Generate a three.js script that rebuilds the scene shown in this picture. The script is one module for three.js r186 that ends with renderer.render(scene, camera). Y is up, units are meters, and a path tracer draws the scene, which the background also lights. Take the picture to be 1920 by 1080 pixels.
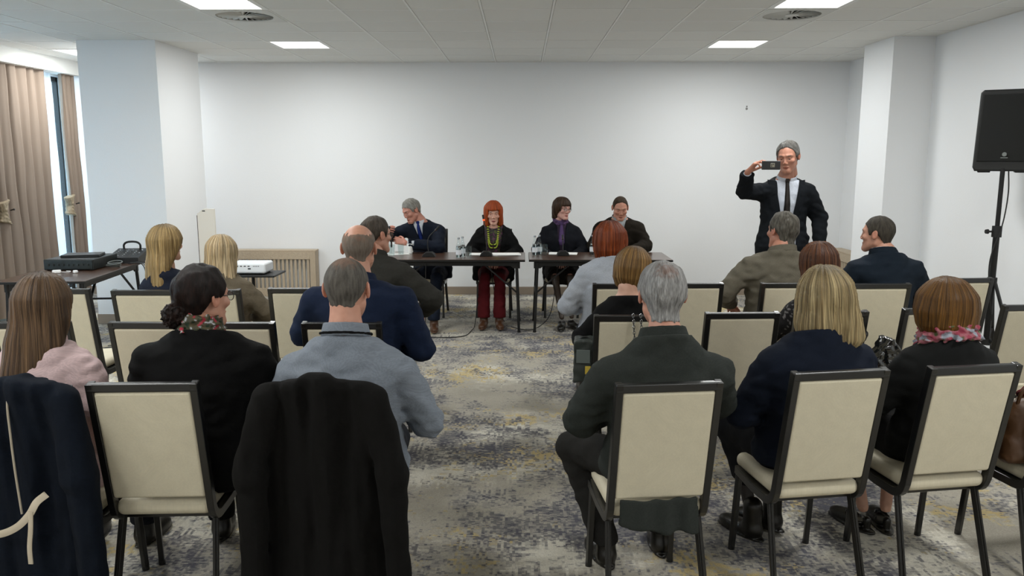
import * as THREE from 'three';
import { RoundedBoxGeometry } from 'three/addons/geometries/RoundedBoxGeometry.js';
import { mergeGeometries } from 'three/addons/utils/BufferGeometryUtils.js';
import { RectAreaLightUniformsLib } from 'three/addons/lights/RectAreaLightUniformsLib.js';
import { createNoise3D } from 'simplex-noise';

// ---------- camera, sky, exposure ----------
RectAreaLightUniformsLib.init();
const scene = new THREE.Scene();
scene.background = new THREE.Color(0.50, 0.78, 1.0);          // even overcast daylight outside the windows
scene.backgroundIntensity = 5.0;
const camera = new THREE.PerspectiveCamera(39.598, 16 / 9, 0.05, 60);
camera.position.set(0, 1.81, 0);
camera.rotation.order = 'YXZ';
camera.rotation.set(-0.1593, 0.01185, 0);
const renderer = new THREE.WebGLRenderer({ antialias: true });
renderer.toneMapping = THREE.LinearToneMapping;
renderer.toneMappingExposure = 1.06;
renderer.shadowMap.enabled = true;
const PANEL_GLOW = 3, PANEL_LIGHT = 40;

// ---------- room measures (metres) ----------
const CEIL = 3.058, ZB = -10.73, ZF = 2.4, XR = 4.25, XL = -5.98;

const aud = 'seated audience', pan = 'speakers at the panel table';

// ---------- helpers ----------
function rng(seed) { let s = seed >>> 0; return () => { s = (s + 0x6D2B79F5) >>> 0; let t = s; t = Math.imul(t ^ (t >>> 15), t | 1); t ^= t + Math.imul(t ^ (t >>> 7), t | 61); return ((t ^ (t >>> 14)) >>> 0) / 4294967296; }; }
const noise3 = createNoise3D(rng(71));
const V = (x, y, z) => new THREE.Vector3(x, y, z);
const used = new Map();
function numbered(n) { const k = used.get(n) || 0; used.set(n, k + 1); return k ? n + '_' + String(k).padStart(3, '0') : n; }
function tag(o, label, category, group, kind) { if (label) o.userData.label = label; if (category) o.userData.category = category; if (group) o.userData.group = group; if (kind) o.userData.kind = kind; return o; }
function thing(name, label, category, pos = [0, 0, 0], turn = 0, group) { const o = new THREE.Group(); o.name = numbered(name); o.position.set(...pos); o.rotation.y = turn; scene.add(o); return tag(o, label, category, group); }
function part(parent, name, geo, mat, label) { const m = new THREE.Mesh(geo, mat); m.name = name; if (label) m.userData.label = label; parent.add(m); return m; }
function struct(name, geo, mat, label) { const m = new THREE.Mesh(geo, mat); m.name = numbered(name); m.userData.kind = 'structure'; m.userData.label = label; m.userData.category = name.split('_')[0]; scene.add(m); return m; }
function copyOf(o, pos, turn, label, group) { const c = o.clone(); c.name = numbered(o.name); c.userData = { ...o.userData, label, group: group || o.userData.group }; c.position.set(...pos); c.rotation.set(0, turn, 0); scene.add(c); return c; }
const C = (hex) => new THREE.Color(hex);
function M(color, rough = 0.8, o = {}) { return new THREE.MeshStandardMaterial({ color: color.isColor ? color : C(color), roughness: rough, ...o }); }
function clean(g) { let n = g.index ? g.toNonIndexed() : g; for (const k of Object.keys(n.attributes)) if (!['position', 'normal', 'uv'].includes(k)) n.deleteAttribute(k); if (!n.attributes.normal) n.computeVertexNormals(); if (!n.attributes.uv) n.setAttribute('uv', new THREE.BufferAttribute(new Float32Array(n.attributes.position.count * 2), 2)); return n; }
const merge = (...gs) => mergeGeometries(gs.flat().map(clean));
function rb(w, h, d, r, x = 0, y = 0, z = 0, seg = 2) { const g = new RoundedBoxGeometry(w, h, d, seg, Math.min(r, w / 2.01, h / 2.01, d / 2.01)); g.translate(x, y, z); return g; }
function bx(w, h, d, x = 0, y = 0, z = 0) { const g = new THREE.BoxGeometry(w, h, d); g.translate(x, y, z); return g; }
function span(x0, x1, y0, y1, z0, z1) { return bx(x1 - x0, y1 - y0, z1 - z0, (x0 + x1) / 2, (y0 + y1) / 2, (z0 + z1) / 2); }
function barBetween(a, b, w, d, r = 0.003) { const A = V(...a), B = V(...b), L = A.distanceTo(B); const g = rb(w, L, d, r, 0, 0, 0, 1); const q = new THREE.Quaternion().setFromUnitVectors(V(0, 1, 0), B.clone().sub(A).normalize()); g.applyQuaternion(q); const c = A.add(B).multiplyScalar(0.5); g.translate(c.x, c.y, c.z); return g; }
function cyl(a, b, r0, r1 = r0, seg = 14) { const A = V(...a), B = V(...b), L = A.distanceTo(B); const g = new THREE.CylinderGeometry(r1, r0, L, seg); g.applyQuaternion(new THREE.Quaternion().setFromUnitVectors(V(0, 1, 0), B.clone().sub(A).normalize())); const c = A.add(B).multiplyScalar(0.5); g.translate(c.x, c.y, c.z); return g; }
function tube(pts, r, n = 40, rad = 8) { return new THREE.TubeGeometry(new THREE.CatmullRomCurve3(pts.map((p) => V(...p))), n, r, rad, false); }
function lathe(prof, seg = 24) { return new THREE.LatheGeometry(prof.map((p) => new THREE.Vector2(...p)), seg); }
function extr(pts, depth, bev = 0) { const s = new THREE.Shape(pts.map((p) => new THREE.Vector2(...p))); return new THREE.ExtrudeGeometry(s, { depth, bevelEnabled: bev > 0, bevelSize: bev, bevelThickness: bev, bevelSegments: 2 }); }
const clamp = (x, a, b) => x < a ? a : x > b ? b : x, mix = (a, b, t) => a + (b - a) * t;
const sstep = (a, b, x) => { const t = clamp((x - a) / (b - a), 0, 1); return t * t * (3 - 2 * t); };
function dataTex(n, m, fn, srgb = false, rx = 1, ry = 1) {
  const d = new Uint8Array(n * m * 4);
  for (let j = 0; j < m; j++) for (let i = 0; i < n; i++) { const c = fn(i, j), k = (j * n + i) * 4; if (typeof c === 'number') d[k] = d[k + 1] = d[k + 2] = clamp(c, 0, 255); else { d[k] = clamp(c[0], 0, 255); d[k + 1] = clamp(c[1], 0, 255); d[k + 2] = clamp(c[2], 0, 255); } d[k + 3] = 255; }
  const t = new THREE.DataTexture(d, n, m); t.magFilter = THREE.LinearFilter; t.minFilter = THREE.LinearMipmapLinearFilter; t.wrapS = t.wrapT = THREE.RepeatWrapping; t.generateMipmaps = true; if (srgb) t.colorSpace = THREE.SRGBColorSpace; t.repeat.set(rx, ry); t.needsUpdate = true; return t;
}
// noise that repeats: blend on a torus
function tnoise(u, v, fx, fy, seed) { const a = u * 6.28318, b = v * 6.28318; return noise3(Math.cos(a) * fx + seed, Math.sin(a) * fx + Math.cos(b) * fy, Math.sin(b) * fy - seed); }
// ---------- shared materials ----------
const plasterBump = dataTex(256, 256, (i, j) => 128 + 60 * tnoise(i / 256, j / 256, 6, 6, 3) + 50 * tnoise(i / 256, j / 256, 14, 14, 9));
plasterBump.repeat.set(1.2, 1.2);
const mWall = M(new THREE.Color(0.80, 0.81, 0.82), 0.75, { bumpMap: plasterBump, bumpScale: 0.0006 });
const mCeilTile = M(new THREE.Color(0.73, 0.73, 0.70), 0.95, { bumpMap: plasterBump, bumpScale: 0.0008 });
const mGrid = M(new THREE.Color(0.80, 0.80, 0.78), 0.5);
const mSkirt = M('#8d7f70', 0.6);
// carpet: cream ground with slate dabs and mustard clouds, a distressed woven print
function carpetTexture() {
  const n = 2048, r = rng(5), cell = new Float32Array(512 * 512); for (let i = 0; i < cell.length; i++) cell[i] = r();
  const W = 7.0; // metres over the texture
  const cr = (a, b) => cell[((b & 511) << 9) | (a & 511)];
  const fb = (x, y, s) => 0.6 * noise3(x, y, s) + 0.3 * noise3(x * 2.1, y * 2.1, s + 7) + 0.15 * noise3(x * 4.3, y * 4.3, s + 13);
  return dataTex(n, n, (i, j) => {
    const x = i / n * W, y = j / n * W;
    // rows of weaving make the smears short in x and stepped in y
    const dab = cr(Math.floor(x / 0.018), Math.floor(y / 0.012)), dab2 = cr(Math.floor(x / 0.045) + 91, Math.floor(y / 0.03) + 17), line = cr(Math.floor(x / 0.4) + 7, Math.floor(y / 0.012) + 200), vert = cr(Math.floor(x / 0.014) + 33, Math.floor(y / 0.22) + 61);
    const wx = x + 0.08 * (line - 0.5), wy = y + 0.10 * (vert - 0.5);
    const big = fb(wx * 0.55, wy * 0.8, 1.5), dark = 0.62 * big + 0.55 * fb(wx * 2.4, wy * 3.2, 4.2) + 0.42 * fb(wx * 8, wy * 13, 6.1) + 0.04;
    const must = 0.6 * fb(wx * 0.9 + 9, wy * 1.3, 22.3) + 0.45 * fb(wx * 4, wy * 7, 8.2);
    const pale = fb(wx * 0.7, wy * 1.0, 41);
    const yarn = 0.93 + 0.14 * cr(i, j);
    let c = [162, 156, 143];
    const mx = (d, t) => { c = [mix(c[0], d[0], t), mix(c[1], d[1], t), mix(c[2], d[2], t)]; };
    mx([206, 201, 187], 0.85 * sstep(-0.05, 0.45, pale + 0.25 * (dab2 - 0.5)));
    mx([134, 131, 126], 0.7 * sstep(-0.15, 0.25, dark + 0.5 * (dab2 - 0.5)));
    mx([184, 163, 112], 0.85 * sstep(0.16, 0.42, must + 0.3 * (dab2 - 0.5)));
    mx([104, 102, 103], 0.85 * sstep(0.12, 0.38, dark + 0.55 * (dab - 0.5) + 0.3 * (vert - 0.5) - 0.25 * Math.max(0, must)));
    mx([72, 72, 82], 0.8 * sstep(0.42, 0.7, dark + 0.6 * (dab - 0.5) + 0.4 * (dab2 - 0.5)));
    return [c[0] * yarn, c[1] * yarn, c[2] * yarn];
  }, true);
}
const carpetMap = carpetTexture();
const pileBump = dataTex(256, 256, (() => { const r = rng(15); return () => 90 + 140 * r(); })());
pileBump.repeat.set(6, 6);
const mCarpet = M('#ffffff', 1.0, { map: carpetMap, bumpMap: pileBump, bumpScale: 0.002 });

// ---------- floor, walls ----------
{
  const g = new THREE.PlaneGeometry(XR - XL + 0.4, ZF - ZB + 0.4); g.rotateX(-Math.PI / 2);
  const slab = span(XL - 0.2, XR + 0.2, -0.12, 0, ZB - 0.2, ZF + 0.2);
  const uv = slab.attributes.uv, p = slab.attributes.position; for (let i = 0; i < uv.count; i++) uv.setXY(i, p.getX(i) / 7.0 + 0.37, p.getZ(i) / 7.0 + 0.18);
  struct('floor', slab, mCarpet, 'carpeted floor with cream slate and mustard distressed pattern');
  const uvm = (g2) => { const u = g2.attributes.uv, q = g2.attributes.position, nn = g2.attributes.normal; for (let i = 0; i < u.count; i++) { if (Math.abs(nn.getX(i)) > 0.5) u.setXY(i, q.getZ(i), q.getY(i)); else u.setXY(i, q.getX(i), Math.abs(nn.getY(i)) > 0.5 ? q.getZ(i) : q.getY(i)); } return g2; };
  struct('wall_back', uvm(span(XL - 0.2, XR + 0.2, 0, CEIL + 0.1, ZB - 0.15, ZB)), mWall, 'plain white wall behind the panel table');
  struct('wall_front', uvm(span(XL - 0.2, XR + 0.2, 0, CEIL + 0.1, ZF, ZF + 0.15)), mWall, 'plain white wall behind the audience');
  struct('wall_right', uvm(span(XR, XR + 0.15, 0, CEIL + 0.1, ZB, ZF)), mWall, 'plain white wall beside the loudspeaker');
  // window wall: piers, sill and lintel round one long opening
  const z0 = ZB + 0.12, z1 = -2.2, sill = 0.12, head = 2.86;
  struct('wall_left', uvm(merge(span(XL - 0.15, XL, 0, sill, ZB, ZF), span(XL - 0.15, XL, head, CEIL + 0.1, ZB, ZF), span(XL - 0.15, XL, sill, head, ZB, z0), span(XL - 0.15, XL, sill, head, z1, ZF))), mWall, 'white window wall on the left behind the curtains');
  const mFrame = M('#23211f', 0.5), mGlass = new THREE.MeshPhysicalMaterial({ color: '#ffffff', transmission: 1, thickness: 0, roughness: 0.02, ior: 1.45 });
  const win = new THREE.Group(); win.name = 'window_1'; scene.add(win); tag(win, 'tall dark framed window behind sheer curtain on the left', 'window', null, 'structure');
  const n = 6, dz = (z1 - z0) / n, xf = XL - 0.08;
  part(win, 'window_frame', merge(span(xf - 0.03, xf + 0.03, sill, sill + 0.06, z0, z1), span(xf - 0.03, xf + 0.03, head - 0.06, head, z0, z1), ...Array.from({ length: n + 1 }, (_, k) => span(xf - 0.03, xf + 0.03, sill, head, clamp(z0 + k * dz - 0.03, z0, z1), clamp(z0 + k * dz + 0.03, z0, z1)))), mFrame);
  for (let k = 0; k < n; k++) part(win, 'pane', bx(0.008, head - sill - 0.1, dz - 0.05, xf, (head + sill) / 2, z0 + (k + 0.5) * dz), mGlass);
  part(win, 'handle', merge(rb(0.02, 0.12, 0.03, 0.006, xf + 0.045, 1.05, z0 + dz), rb(0.03, 0.02, 0.1, 0.006, xf + 0.065, 1.08, z0 + dz - 0.03)), M('#b8b8b8', 0.3, { metalness: 1 }));
  // piers standing in the room
  struct('wall_pier', uvm(span(-4.72, -3.88, 0, CEIL, -9.85, -8.72)), mWall, 'free standing white square column on the left');
  struct('wall_pier', uvm(span(3.82, XR, 0, CEIL, -9.27, -8.55)), mWall, 'white column projecting from the right wall');
  struct('baseboard_back', rb(XR - XL, 0.105, 0.02, 0.004, (XR + XL) / 2, 0.0525, ZB + 0.01), mSkirt, 'taupe skirting along the back wall');
  struct('baseboard_right', rb(0.02, 0.105, ZF - ZB, 0.004, XR - 0.01, 0.0525, (ZF + ZB) / 2), mSkirt, 'taupe skirting along the right wall');
  struct('baseboard_column', merge(rb(0.86, 0.105, 1.15, 0.004, -4.30, 0.0525, -9.285)), mSkirt, 'taupe skirting round the left column');
  struct('trim_1', rb(0.45, 0.105, 0.74, 0.004, 4.03, 0.0525, -8.91), mSkirt, 'taupe skirting round the right column');
  struct('trim_2', span(XL, XL + 0.22, 2.885, CEIL, ZB, -2.0), mCeilTile, 'white curtain pelmet along the window wall');
}
// ---------- ceiling: slab, tiles, grid, lamps, air diffusers ----------
const GX = []; for (let x = -4.54; x < XR; x += 0.6) GX.push(x); GX.push(XR); GX.unshift(-4.84); GX.unshift(-5.44); GX.unshift(XL + 0.22);
const GZ = []; for (let z = -10.61; z < -5.2; z += 0.6) GZ.push(z); GZ.unshift(ZB);
{
  const zEnd = GZ[GZ.length - 1];
  const ceil = struct('ceiling', merge(span(XL - 0.2, XR + 0.2, CEIL + 0.035, CEIL + 0.16, ZB, ZF), span(XL, XR, CEIL - 0.002, CEIL + 0.035, zEnd + 0.012, ZF)), mCeilTile, 'suspended white tile ceiling with square light panels');
  const bars = [];
  GX.forEach((x) => bars.push(span(x - 0.009, x + 0.009, CEIL - 0.003, CEIL + 0.03, ZB, zEnd)));
  GZ.forEach((z) => bars.push(span(XL + 0.22, XR, CEIL - 0.0025, CEIL + 0.03, z - 0.009, z + 0.009)));
  part(ceil, 'grid', merge(bars), mGrid);
  const cache = new Map(), r = rng(8), tones = [0, 1, 2].map((k) => { const m = mCeilTile.clone(); m.color.multiplyScalar(0.98 + 0.02 * k); return m; });
  const special = (x, z) => (Math.abs(Math.abs(x + 0.04) - 2.4) < 0.1 && (Math.abs(z + 9.11) < 0.1 || Math.abs(z + 6.71) < 0.1 || Math.abs(z + 7.31) < 0.1)) || (Math.abs(x + 5.14) < 0.1 && Math.abs(z + 9.71) < 0.1);
  for (let a = 0; a < GX.length - 1; a++) for (let b = 0; b < GZ.length - 1; b++) {
    const w = GX[a + 1] - GX[a], d = GZ[b + 1] - GZ[b], x = (GX[a] + GX[a + 1]) / 2, z = (GZ[b] + GZ[b + 1]) / 2;
    if (special(x, z)) continue;
    const key = w.toFixed(2) + d.toFixed(2); if (!cache.has(key)) cache.set(key, rb(Math.max(0.02, w - 0.022), 0.02, Math.max(0.02, d - 0.022), 0.003, 0, 0, 0, 1));
    const t = part(ceil, 'tile', cache.get(key), tones[Math.floor(r() * 3)]); t.position.set(x, CEIL + 0.0085 + 0.0015 * r(), z);
  }
}
const mGlow = new THREE.MeshStandardMaterial({ color: '#ffffff', emissive: new THREE.Color(1.0, 1.0, 0.97), emissiveIntensity: PANEL_GLOW, roughness: 0.6 });
const mLampFrame = M('#d9d9d6', 0.4);
function ceilingLamp(x, z, label, light = PANEL_LIGHT) {
  const t = thing('ceiling_light', label, 'light', [x, z > -5.3 ? CEIL - 0.014 : CEIL, z], 0, 'square ceiling light panels');
  part(t, 'frame', merge(span(-0.296, 0.296, -0.004, 0.03, -0.296, -0.262), span(-0.296, 0.296, -0.004, 0.03, 0.262, 0.296), span(-0.296, -0.262, -0.004, 0.03, -0.262, 0.262), span(0.262, 0.296, -0.004, 0.03, -0.262, 0.262)), mLampFrame);
  part(t, 'diffuser', bx(0.524, 0.008, 0.524, 0, 0.006, 0), mGlow);
  const l = new THREE.RectAreaLight(new THREE.Color(0.985, 1.0, 0.985), light, 0.52, 0.52); l.position.set(0, -0.006, 0); l.rotation.x = -Math.PI / 2; l.name = 'lamp'; t.add(l);
}
ceilingLamp(-2.44, -9.11, 'lit square light panel above the left end of panel table');
ceilingLamp(2.36, -9.11, 'lit square light panel above the standing man');
ceilingLamp(-2.44, -6.71, 'lit square light panel beside the left air diffuser');
ceilingLamp(2.36, -6.71, 'lit square light panel beside the right air diffuser');
ceilingLamp(-5.14, -9.71, 'lit square light panel behind the left column near the curtains');
// the rows of lamps go on over the audience and behind the camera
[[-4.31, 'above the audience'], [-1.91, 'above the last row'], [0.49, 'at the back of the hall']].forEach(([z, w]) => { ceilingLamp(-2.44, z, 'light panel ' + w + ' on the left, outside the view'); ceilingLamp(2.36, z, 'light panel ' + w + ' on the right, outside the view'); });
[[-4.91, 'beside the windows above the audience'], [-2.51, 'beside the windows above the last row'], [-0.11, 'beside the windows at the back of the hall']].forEach(([z, w]) => ceilingLamp(-5.14, z, 'light panel ' + w));
function diffuser(x, z, label) {
  const t = thing('air_diffuser', label, 'vent', [x, CEIL, z], 0, 'square ceiling air diffusers');
  const m = M('#c9c9c4', 0.5), s = new THREE.Shape(); s.moveTo(-0.294, -0.294); s.lineTo(0.294, -0.294); s.lineTo(0.294, 0.294); s.lineTo(-0.294, 0.294); const h = new THREE.Path(); h.absarc(0, 0, 0.245, 0, Math.PI * 2, true); s.holes.push(h);
  const g = new THREE.ExtrudeGeometry(s, { depth: 0.012, bevelEnabled: false, curveSegments: 36 }); g.rotateX(Math.PI / 2); g.translate(0, 0.006, 0);
  part(t, 'plate', g, m);
  const can = new THREE.CylinderGeometry(0.25, 0.25, 0.034, 36, 1, true); can.translate(0, 0.018, 0); part(t, 'duct', merge(can, (() => { const c = new THREE.CircleGeometry(0.25, 36); c.rotateX(Math.PI / 2); c.translate(0, 0.034, 0); return c; })()), M('#2a2a2a', 0.9));
  for (let k = 0; k < 24; k++) { const b = bx(0.19, 0.003, 0.034, 0.145, 0, 0); b.rotateX(0.75); b.rotateY(k / 24 * Math.PI * 2); b.translate(0, 0.008, 0); part(t, 'blade', b, m); }
  const hub = new THREE.CylinderGeometry(0.055, 0.06, 0.012, 24); part(t, 'hub', hub, m);
}
diffuser(-2.44, -7.31, 'round swirl air diffuser in the ceiling above the left audience');
diffuser(2.36, -7.31, 'round swirl air diffuser in the ceiling above the right audience');
// ---------- upholstered banquet chairs ----------
const weave = dataTex(128, 128, (i, j) => 128 + 70 * Math.sin(i * 0.785) * Math.sin(j * 0.785) + 40 * tnoise(i / 128, j / 128, 9, 9, 2)); weave.repeat.set(9, 9);
const leatherTone = dataTex(256, 256, (i, j) => { const v = 247 + 3 * tnoise(i / 256, j / 256, 1.2, 1.2, 4) + 4 * tnoise(i / 256, j / 256, 9, 9, 6); return [v, v, v - 1]; }, true);
const mCream = M('#d6cdb5', 0.62, { map: leatherTone, bumpMap: weave, bumpScale: 0.0005 });
const mBlackFrame = new THREE.MeshPhysicalMaterial({ color: '#131312', roughness: 0.32, clearcoat: 0.35, clearcoatRoughness: 0.25 });
const mLegMetal = new THREE.MeshPhysicalMaterial({ color: '#232220', roughness: 0.42, metalness: 0.35 });
function puffy(w, h, d, r) { // cushion with rounded edge and slightly domed faces
  const g = new RoundedBoxGeometry(w, h, d, 4, r), p = g.attributes.position;
  for (let i = 0; i < p.count; i++) { const fx = 1 - Math.pow(Math.abs(p.getX(i)) / (w / 2), 2), fy = 1 - Math.pow(Math.abs(p.getY(i)) / (h / 2), 2); p.setZ(i, p.getZ(i) * (1 + 0.22 * Math.max(0, fx) * Math.max(0, fy))); }
  g.computeVertexNormals(); const u = g.attributes.uv; for (let i = 0; i < u.count; i++) u.setXY(i, p.getX(i) * 2, p.getY(i) * 2); return g;
}
function makeChair(label, group) {
  const t = thing('banquet_chair', label, 'chair', [0, 0, 0], 0, group);
  const W = 0.203, yT = 0.985, zT = -0.30, yB = 0.455, zB = -0.195; // half width, back top, back bottom
  // side of the frame: the back post curves under the seat and runs forward as the seat rail
  const path = []; for (let k = 0; k <= 8; k++) path.push([mix(zT, zB, k / 8), mix(yT, yB, k / 8)]);
  for (let k = 1; k <= 7; k++) { const a = k / 7 * 1.5; path.push([zB + 0.085 - 0.085 * Math.cos(a) + 0.004, yB - 0.075 * Math.sin(a) + 0.012 * k / 7]); }
  path.push([0.0, 0.392], [0.165, 0.408]);
  const ribbon = (hw) => { const L = [], R = []; for (let i = 0; i < path.length; i++) { const a = path[Math.max(0, i - 1)], b = path[Math.min(path.length - 1, i + 1)]; const dx = b[0] - a[0], dy = b[1] - a[1], l = Math.hypot(dx, dy) || 1; L.push([path[i][0] - dy / l * hw, path[i][1] + dx / l * hw]); R.push([path[i][0] + dy / l * hw, path[i][1] - dx / l * hw]); } return L.concat(R.reverse()); };
  const sides = [-1, 1].map((s) => { const g = extr(ribbon(0.0155), 0.022, 0.003); g.rotateY(-Math.PI / 2); g.translate(s * (W - 0.012) + 0.011, 0, 0); return g; }); // extr is in (z, y); turned so its depth lies along x
  part(t, 'back_frame', merge(sides, rb(2 * W, 0.034, 0.034, 0.006, 0, yT - 0.014, zT + 0.002)), mBlackFrame);
  part(t, 'seat_frame', merge(rb(2 * W - 0.03, 0.03, 0.02, 0.004, 0, 0.402, 0.165), rb(2 * W - 0.03, 0.03, 0.02, 0.004, 0, 0.392, -0.12), bx(2 * W - 0.05, 0.012, 0.30, 0, 0.405, 0.02)), mBlackFrame);
  const tilt = Math.atan2(zB - zT, yT - yB);
  const yC = yB + 0.042, zC = mix(zB, zT, 0.042 / (yT - yB)), bc = puffy(2 * W - 0.046, yT - yC - 0.02, 0.036, 0.014); bc.rotateX(-tilt); bc.translate(0, (yT + yC) / 2 - 0.012, (zT + zC) / 2 + 0.002); part(t, 'back_cushion', bc, mCream);
  const sc = puffy(2 * W - 0.033, 0.41, 0.066, 0.03); sc.rotateX(-Math.PI / 2); sc.translate(0, 0.445, 0.005); part(t, 'seat_cushion', sc, mCream);
  for (const s of [-1, 1]) {
    part(t, 'leg', merge(barBetween([s * (W - 0.019), 0.40, -0.135], [s * (W - 0.003), 0.004, -0.25], 0.024, 0.026, 0.004), barBetween([s * (W - 0.019), 0.40, -0.150], [s * (W - 0.003), 0.02, -0.265], 0.008, 0.008, 0.002), cyl([s * (W - 0.003), 0, -0.2505], [s * (W - 0.003), 0.02, -0.246], 0.016, 0.015, 10)), mLegMetal);
    part(t, 'leg', merge(barBetween([s * (W - 0.02), 0.41, 0.16], [s * (W - 0.015), 0.004, 0.20], 0.024, 0.026, 0.004), cyl([s * (W - 0.015), 0, 0.2005], [s * (W - 0.015), 0.02, 0.1985], 0.016, 0.015, 10)), mBlackFrame);
  }
  return t;
}
// a chair stands where the middle of its top rail is (x, z); turn a is measured from facing the panel
let chairModel = null;
function placeChair(x, z, a, label, group, facing = Math.PI) {
  const th = facing + a, px = x + 0.30 * Math.sin(th), pz = z + 0.30 * Math.cos(th);
  if (!chairModel) { chairModel = makeChair(label, group); chairModel.position.set(px, 0, pz); chairModel.rotation.y = th; return chairModel; }
  return copyOf(chairModel, [px, 0, pz], th, label, group);
}
const audienceChairs = 'cream and black audience chairs';
const CH = {
  pink: [-2.0, -3.03, 0.02, 'chair under the hanging navy jacket with pale piping, bottom left corner'],
  bun: [-1.525, -3.1, 0.05, 'cream backed chair of the woman with the dark bun and black jacket'],
  grey: [-0.80, -3.06, 0.0, 'chair hidden under the draped black jacket, behind the grey shirted man'],
  white: [0.596, -3.125, 0.12, 'cream backed chair of the white haired man in the charcoal suit'],
  blonde: [1.36, -3.32, 0.17, 'cream backed chair of the blonde woman in the navy jacket'],
  auburn: [1.98, -3.415, 0.17, 'cream backed chair of the auburn bobbed woman with the pink scarf'],
  bag: [2.60, -3.50, 0.17, 'chair at the right edge carrying the brown bag'],
  r2a: [-2.71, -4.30, 0.0, 'empty middle row chair at far left behind the long brown hair'],
  r2b: [-2.06, -4.31, 0.0, 'empty middle row chair left of the dark bun, second from left'],
  r2c: [-1.58, -4.31, 0.0, 'empty middle row chair right of the dark bun, third from left'],
  r2d: [-0.99, -4.31, 0.0, 'chair of the blue suited man, seen behind the grey shirted man'],
  r2e: [0.64, -4.54, 0.02, 'chair of the woman in black with the chain strap on its back'],
  r2f: [1.298, -4.63, 0.06, 'empty middle row chair between white haired man and blonde woman'],
  r2g: [1.84, -4.68, 0.06, 'chair of the woman with lace sleeves, hidden behind blonde hair'],
  r2h: [2.52, -4.78, 0.08, 'empty middle row chair behind the auburn bobbed head'],
  r2i: [3.19, -4.91, 0.1, 'empty middle row chair at the right edge beside loudspeaker stand'],
  r1a: [-3.22, -5.45, 0.0, 'empty front row chair at far left before the equipment table'],
  r1b: [-2.60, -5.40, 0.0, 'front row chair of the long haired blonde woman'],
  r1c: [-2.165, -5.44, 0.0, 'front row chair of the platinum blonde woman in taupe jacket'],
  r1d: [-1.55, -5.50, 0.0, 'empty front row chair in front of the radiator cover'],
  r1e: [-1.02, -5.50, 0.0, 'front row chair of the man in the grey suit with glasses'],
  r1f: [0.736, -5.72, 0.0, 'front row chair of the red haired woman in the pale jacket'],
  r1g: [1.25, -5.76, 0.04, 'empty front row chair right of the white haired man'],
  r1h: [1.964, -5.78, 0.02, 'front row chair of the man in the beige jacket'],
  r1i: [2.60, -5.75, 0.04, 'front row chair of the dark suited man looking left'],
  r1j: [3.36, -6.03, 0.1, 'empty front row chair beside the loudspeaker stand'],
};
const KA = 0.927, KT = 0.963; // audience and panel distances from the lens, read with chairs 0.985 m and tables 0.78 m high
for (const k in CH) { CH[k][0] *= KA; CH[k][1] *= KA; placeChair(CH[k][0], CH[k][1], CH[k][2], CH[k][3], audienceChairs); }
const panelChairs = 'chairs behind the panel table';
[[-1.13, 'chair of the white haired man at the panel table'], [-0.33, 'chair of the red haired woman at the panel table'], [0.48, 'chair of the brown haired woman at the panel table'], [1.17, 'chair of the man in dark brown at the panel table']].forEach(([x, l]) => placeChair(x * KT, -9.95 * KT, 0, l, panelChairs, 0));

// ---------- folding tables ----------
const walnut = dataTex(512, 128, (i, j) => { const g = 12 * tnoise(i / 512, j / 128, 1.2, 7, 11) + 9 * tnoise(i / 512, j / 128, 3, 22, 12) + 5 * Math.sin(j * 0.9 + 3 * tnoise(i / 512, j / 128, 2, 2, 8)); return [74 + g, 52 + g * 0.75, 39 + g * 0.6]; }, true);
const mWalnut = new THREE.MeshPhysicalMaterial({ color: '#ffffff', map: walnut, roughness: 0.28, clearcoat: 0.3, clearcoatRoughness: 0.2 });
const mDarkMetal = M('#161616', 0.45, { metalness: 0.3 });
function foldingTable(name, label, pos, turn, w, d, group) {
  const t = thing(name, label, 'table', pos, turn, group), h = 0.78;
  part(t, 'tabletop', rb(w, 0.024, d, 0.004, 0, h - 0.012, 0), mWalnut);
  part(t, 'edge_band', merge(rb(w + 0.006, 0.02, 0.006, 0.002, 0, h - 0.014, d / 2), rb(w + 0.006, 0.02, 0.006, 0.002, 0, h - 0.014, -d / 2), rb(0.006, 0.02, d, 0.002, w / 2, h - 0.014, 0), rb(0.006, 0.02, d, 0.002, -w / 2, h - 0.014, 0)), mDarkMetal);
  part(t, 'apron', merge([-1, 1].map((s) => extr([[-w / 2 + 0.05, 0], [w / 2 - 0.05, 0], [w / 2 - 0.05, -0.075], [w / 2 - 0.12, -0.075], [w / 2 - 0.15, -0.05], [-w / 2 + 0.15, -0.05], [-w / 2 + 0.12, -0.075], [-w / 2 + 0.05, -0.075]], 0.02, 0).translate(0, h - 0.024, s * (d / 2 - 0.06) - 0.01))), mDarkMetal);
  for (const s of [-1, 1]) {
    const x = s * (w / 2 - 0.09);
    for (const q of [-1, 1]) part(t, 'leg', merge(barBetween([x, h - 0.03, q * (d / 2 - 0.06)], [x + s * 0.03, 0.004, q * (d / 2 - 0.03)], 0.028, 0.028, 0.006), cyl([x + s * 0.03, 0, q * (d / 2 - 0.03)], [x + s * 0.03, 0.02, q * (d / 2 - 0.03)], 0.018, 0.018, 10)), mDarkMetal);
    part(t, 'brace', merge(barBetween([x - s * 0.34, h - 0.06, d / 2 - 0.09], [x + s * 0.012, 0.42, d / 2 - 0.055], 0.014, 0.022, 0.003), barBetween([x + s * 0.015, 0.4, -d / 2 + 0.05], [x + s * 0.015, 0.4, d / 2 - 0.05], 0.02, 0.02, 0.004)), mDarkMetal);
  }
  return t;
}
foldingTable('folding_table', 'dark walnut folding table before the red haired speaker', [-0.712, 0, -8.61], 0, 1.495, 0.68, 'panel tables');
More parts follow.
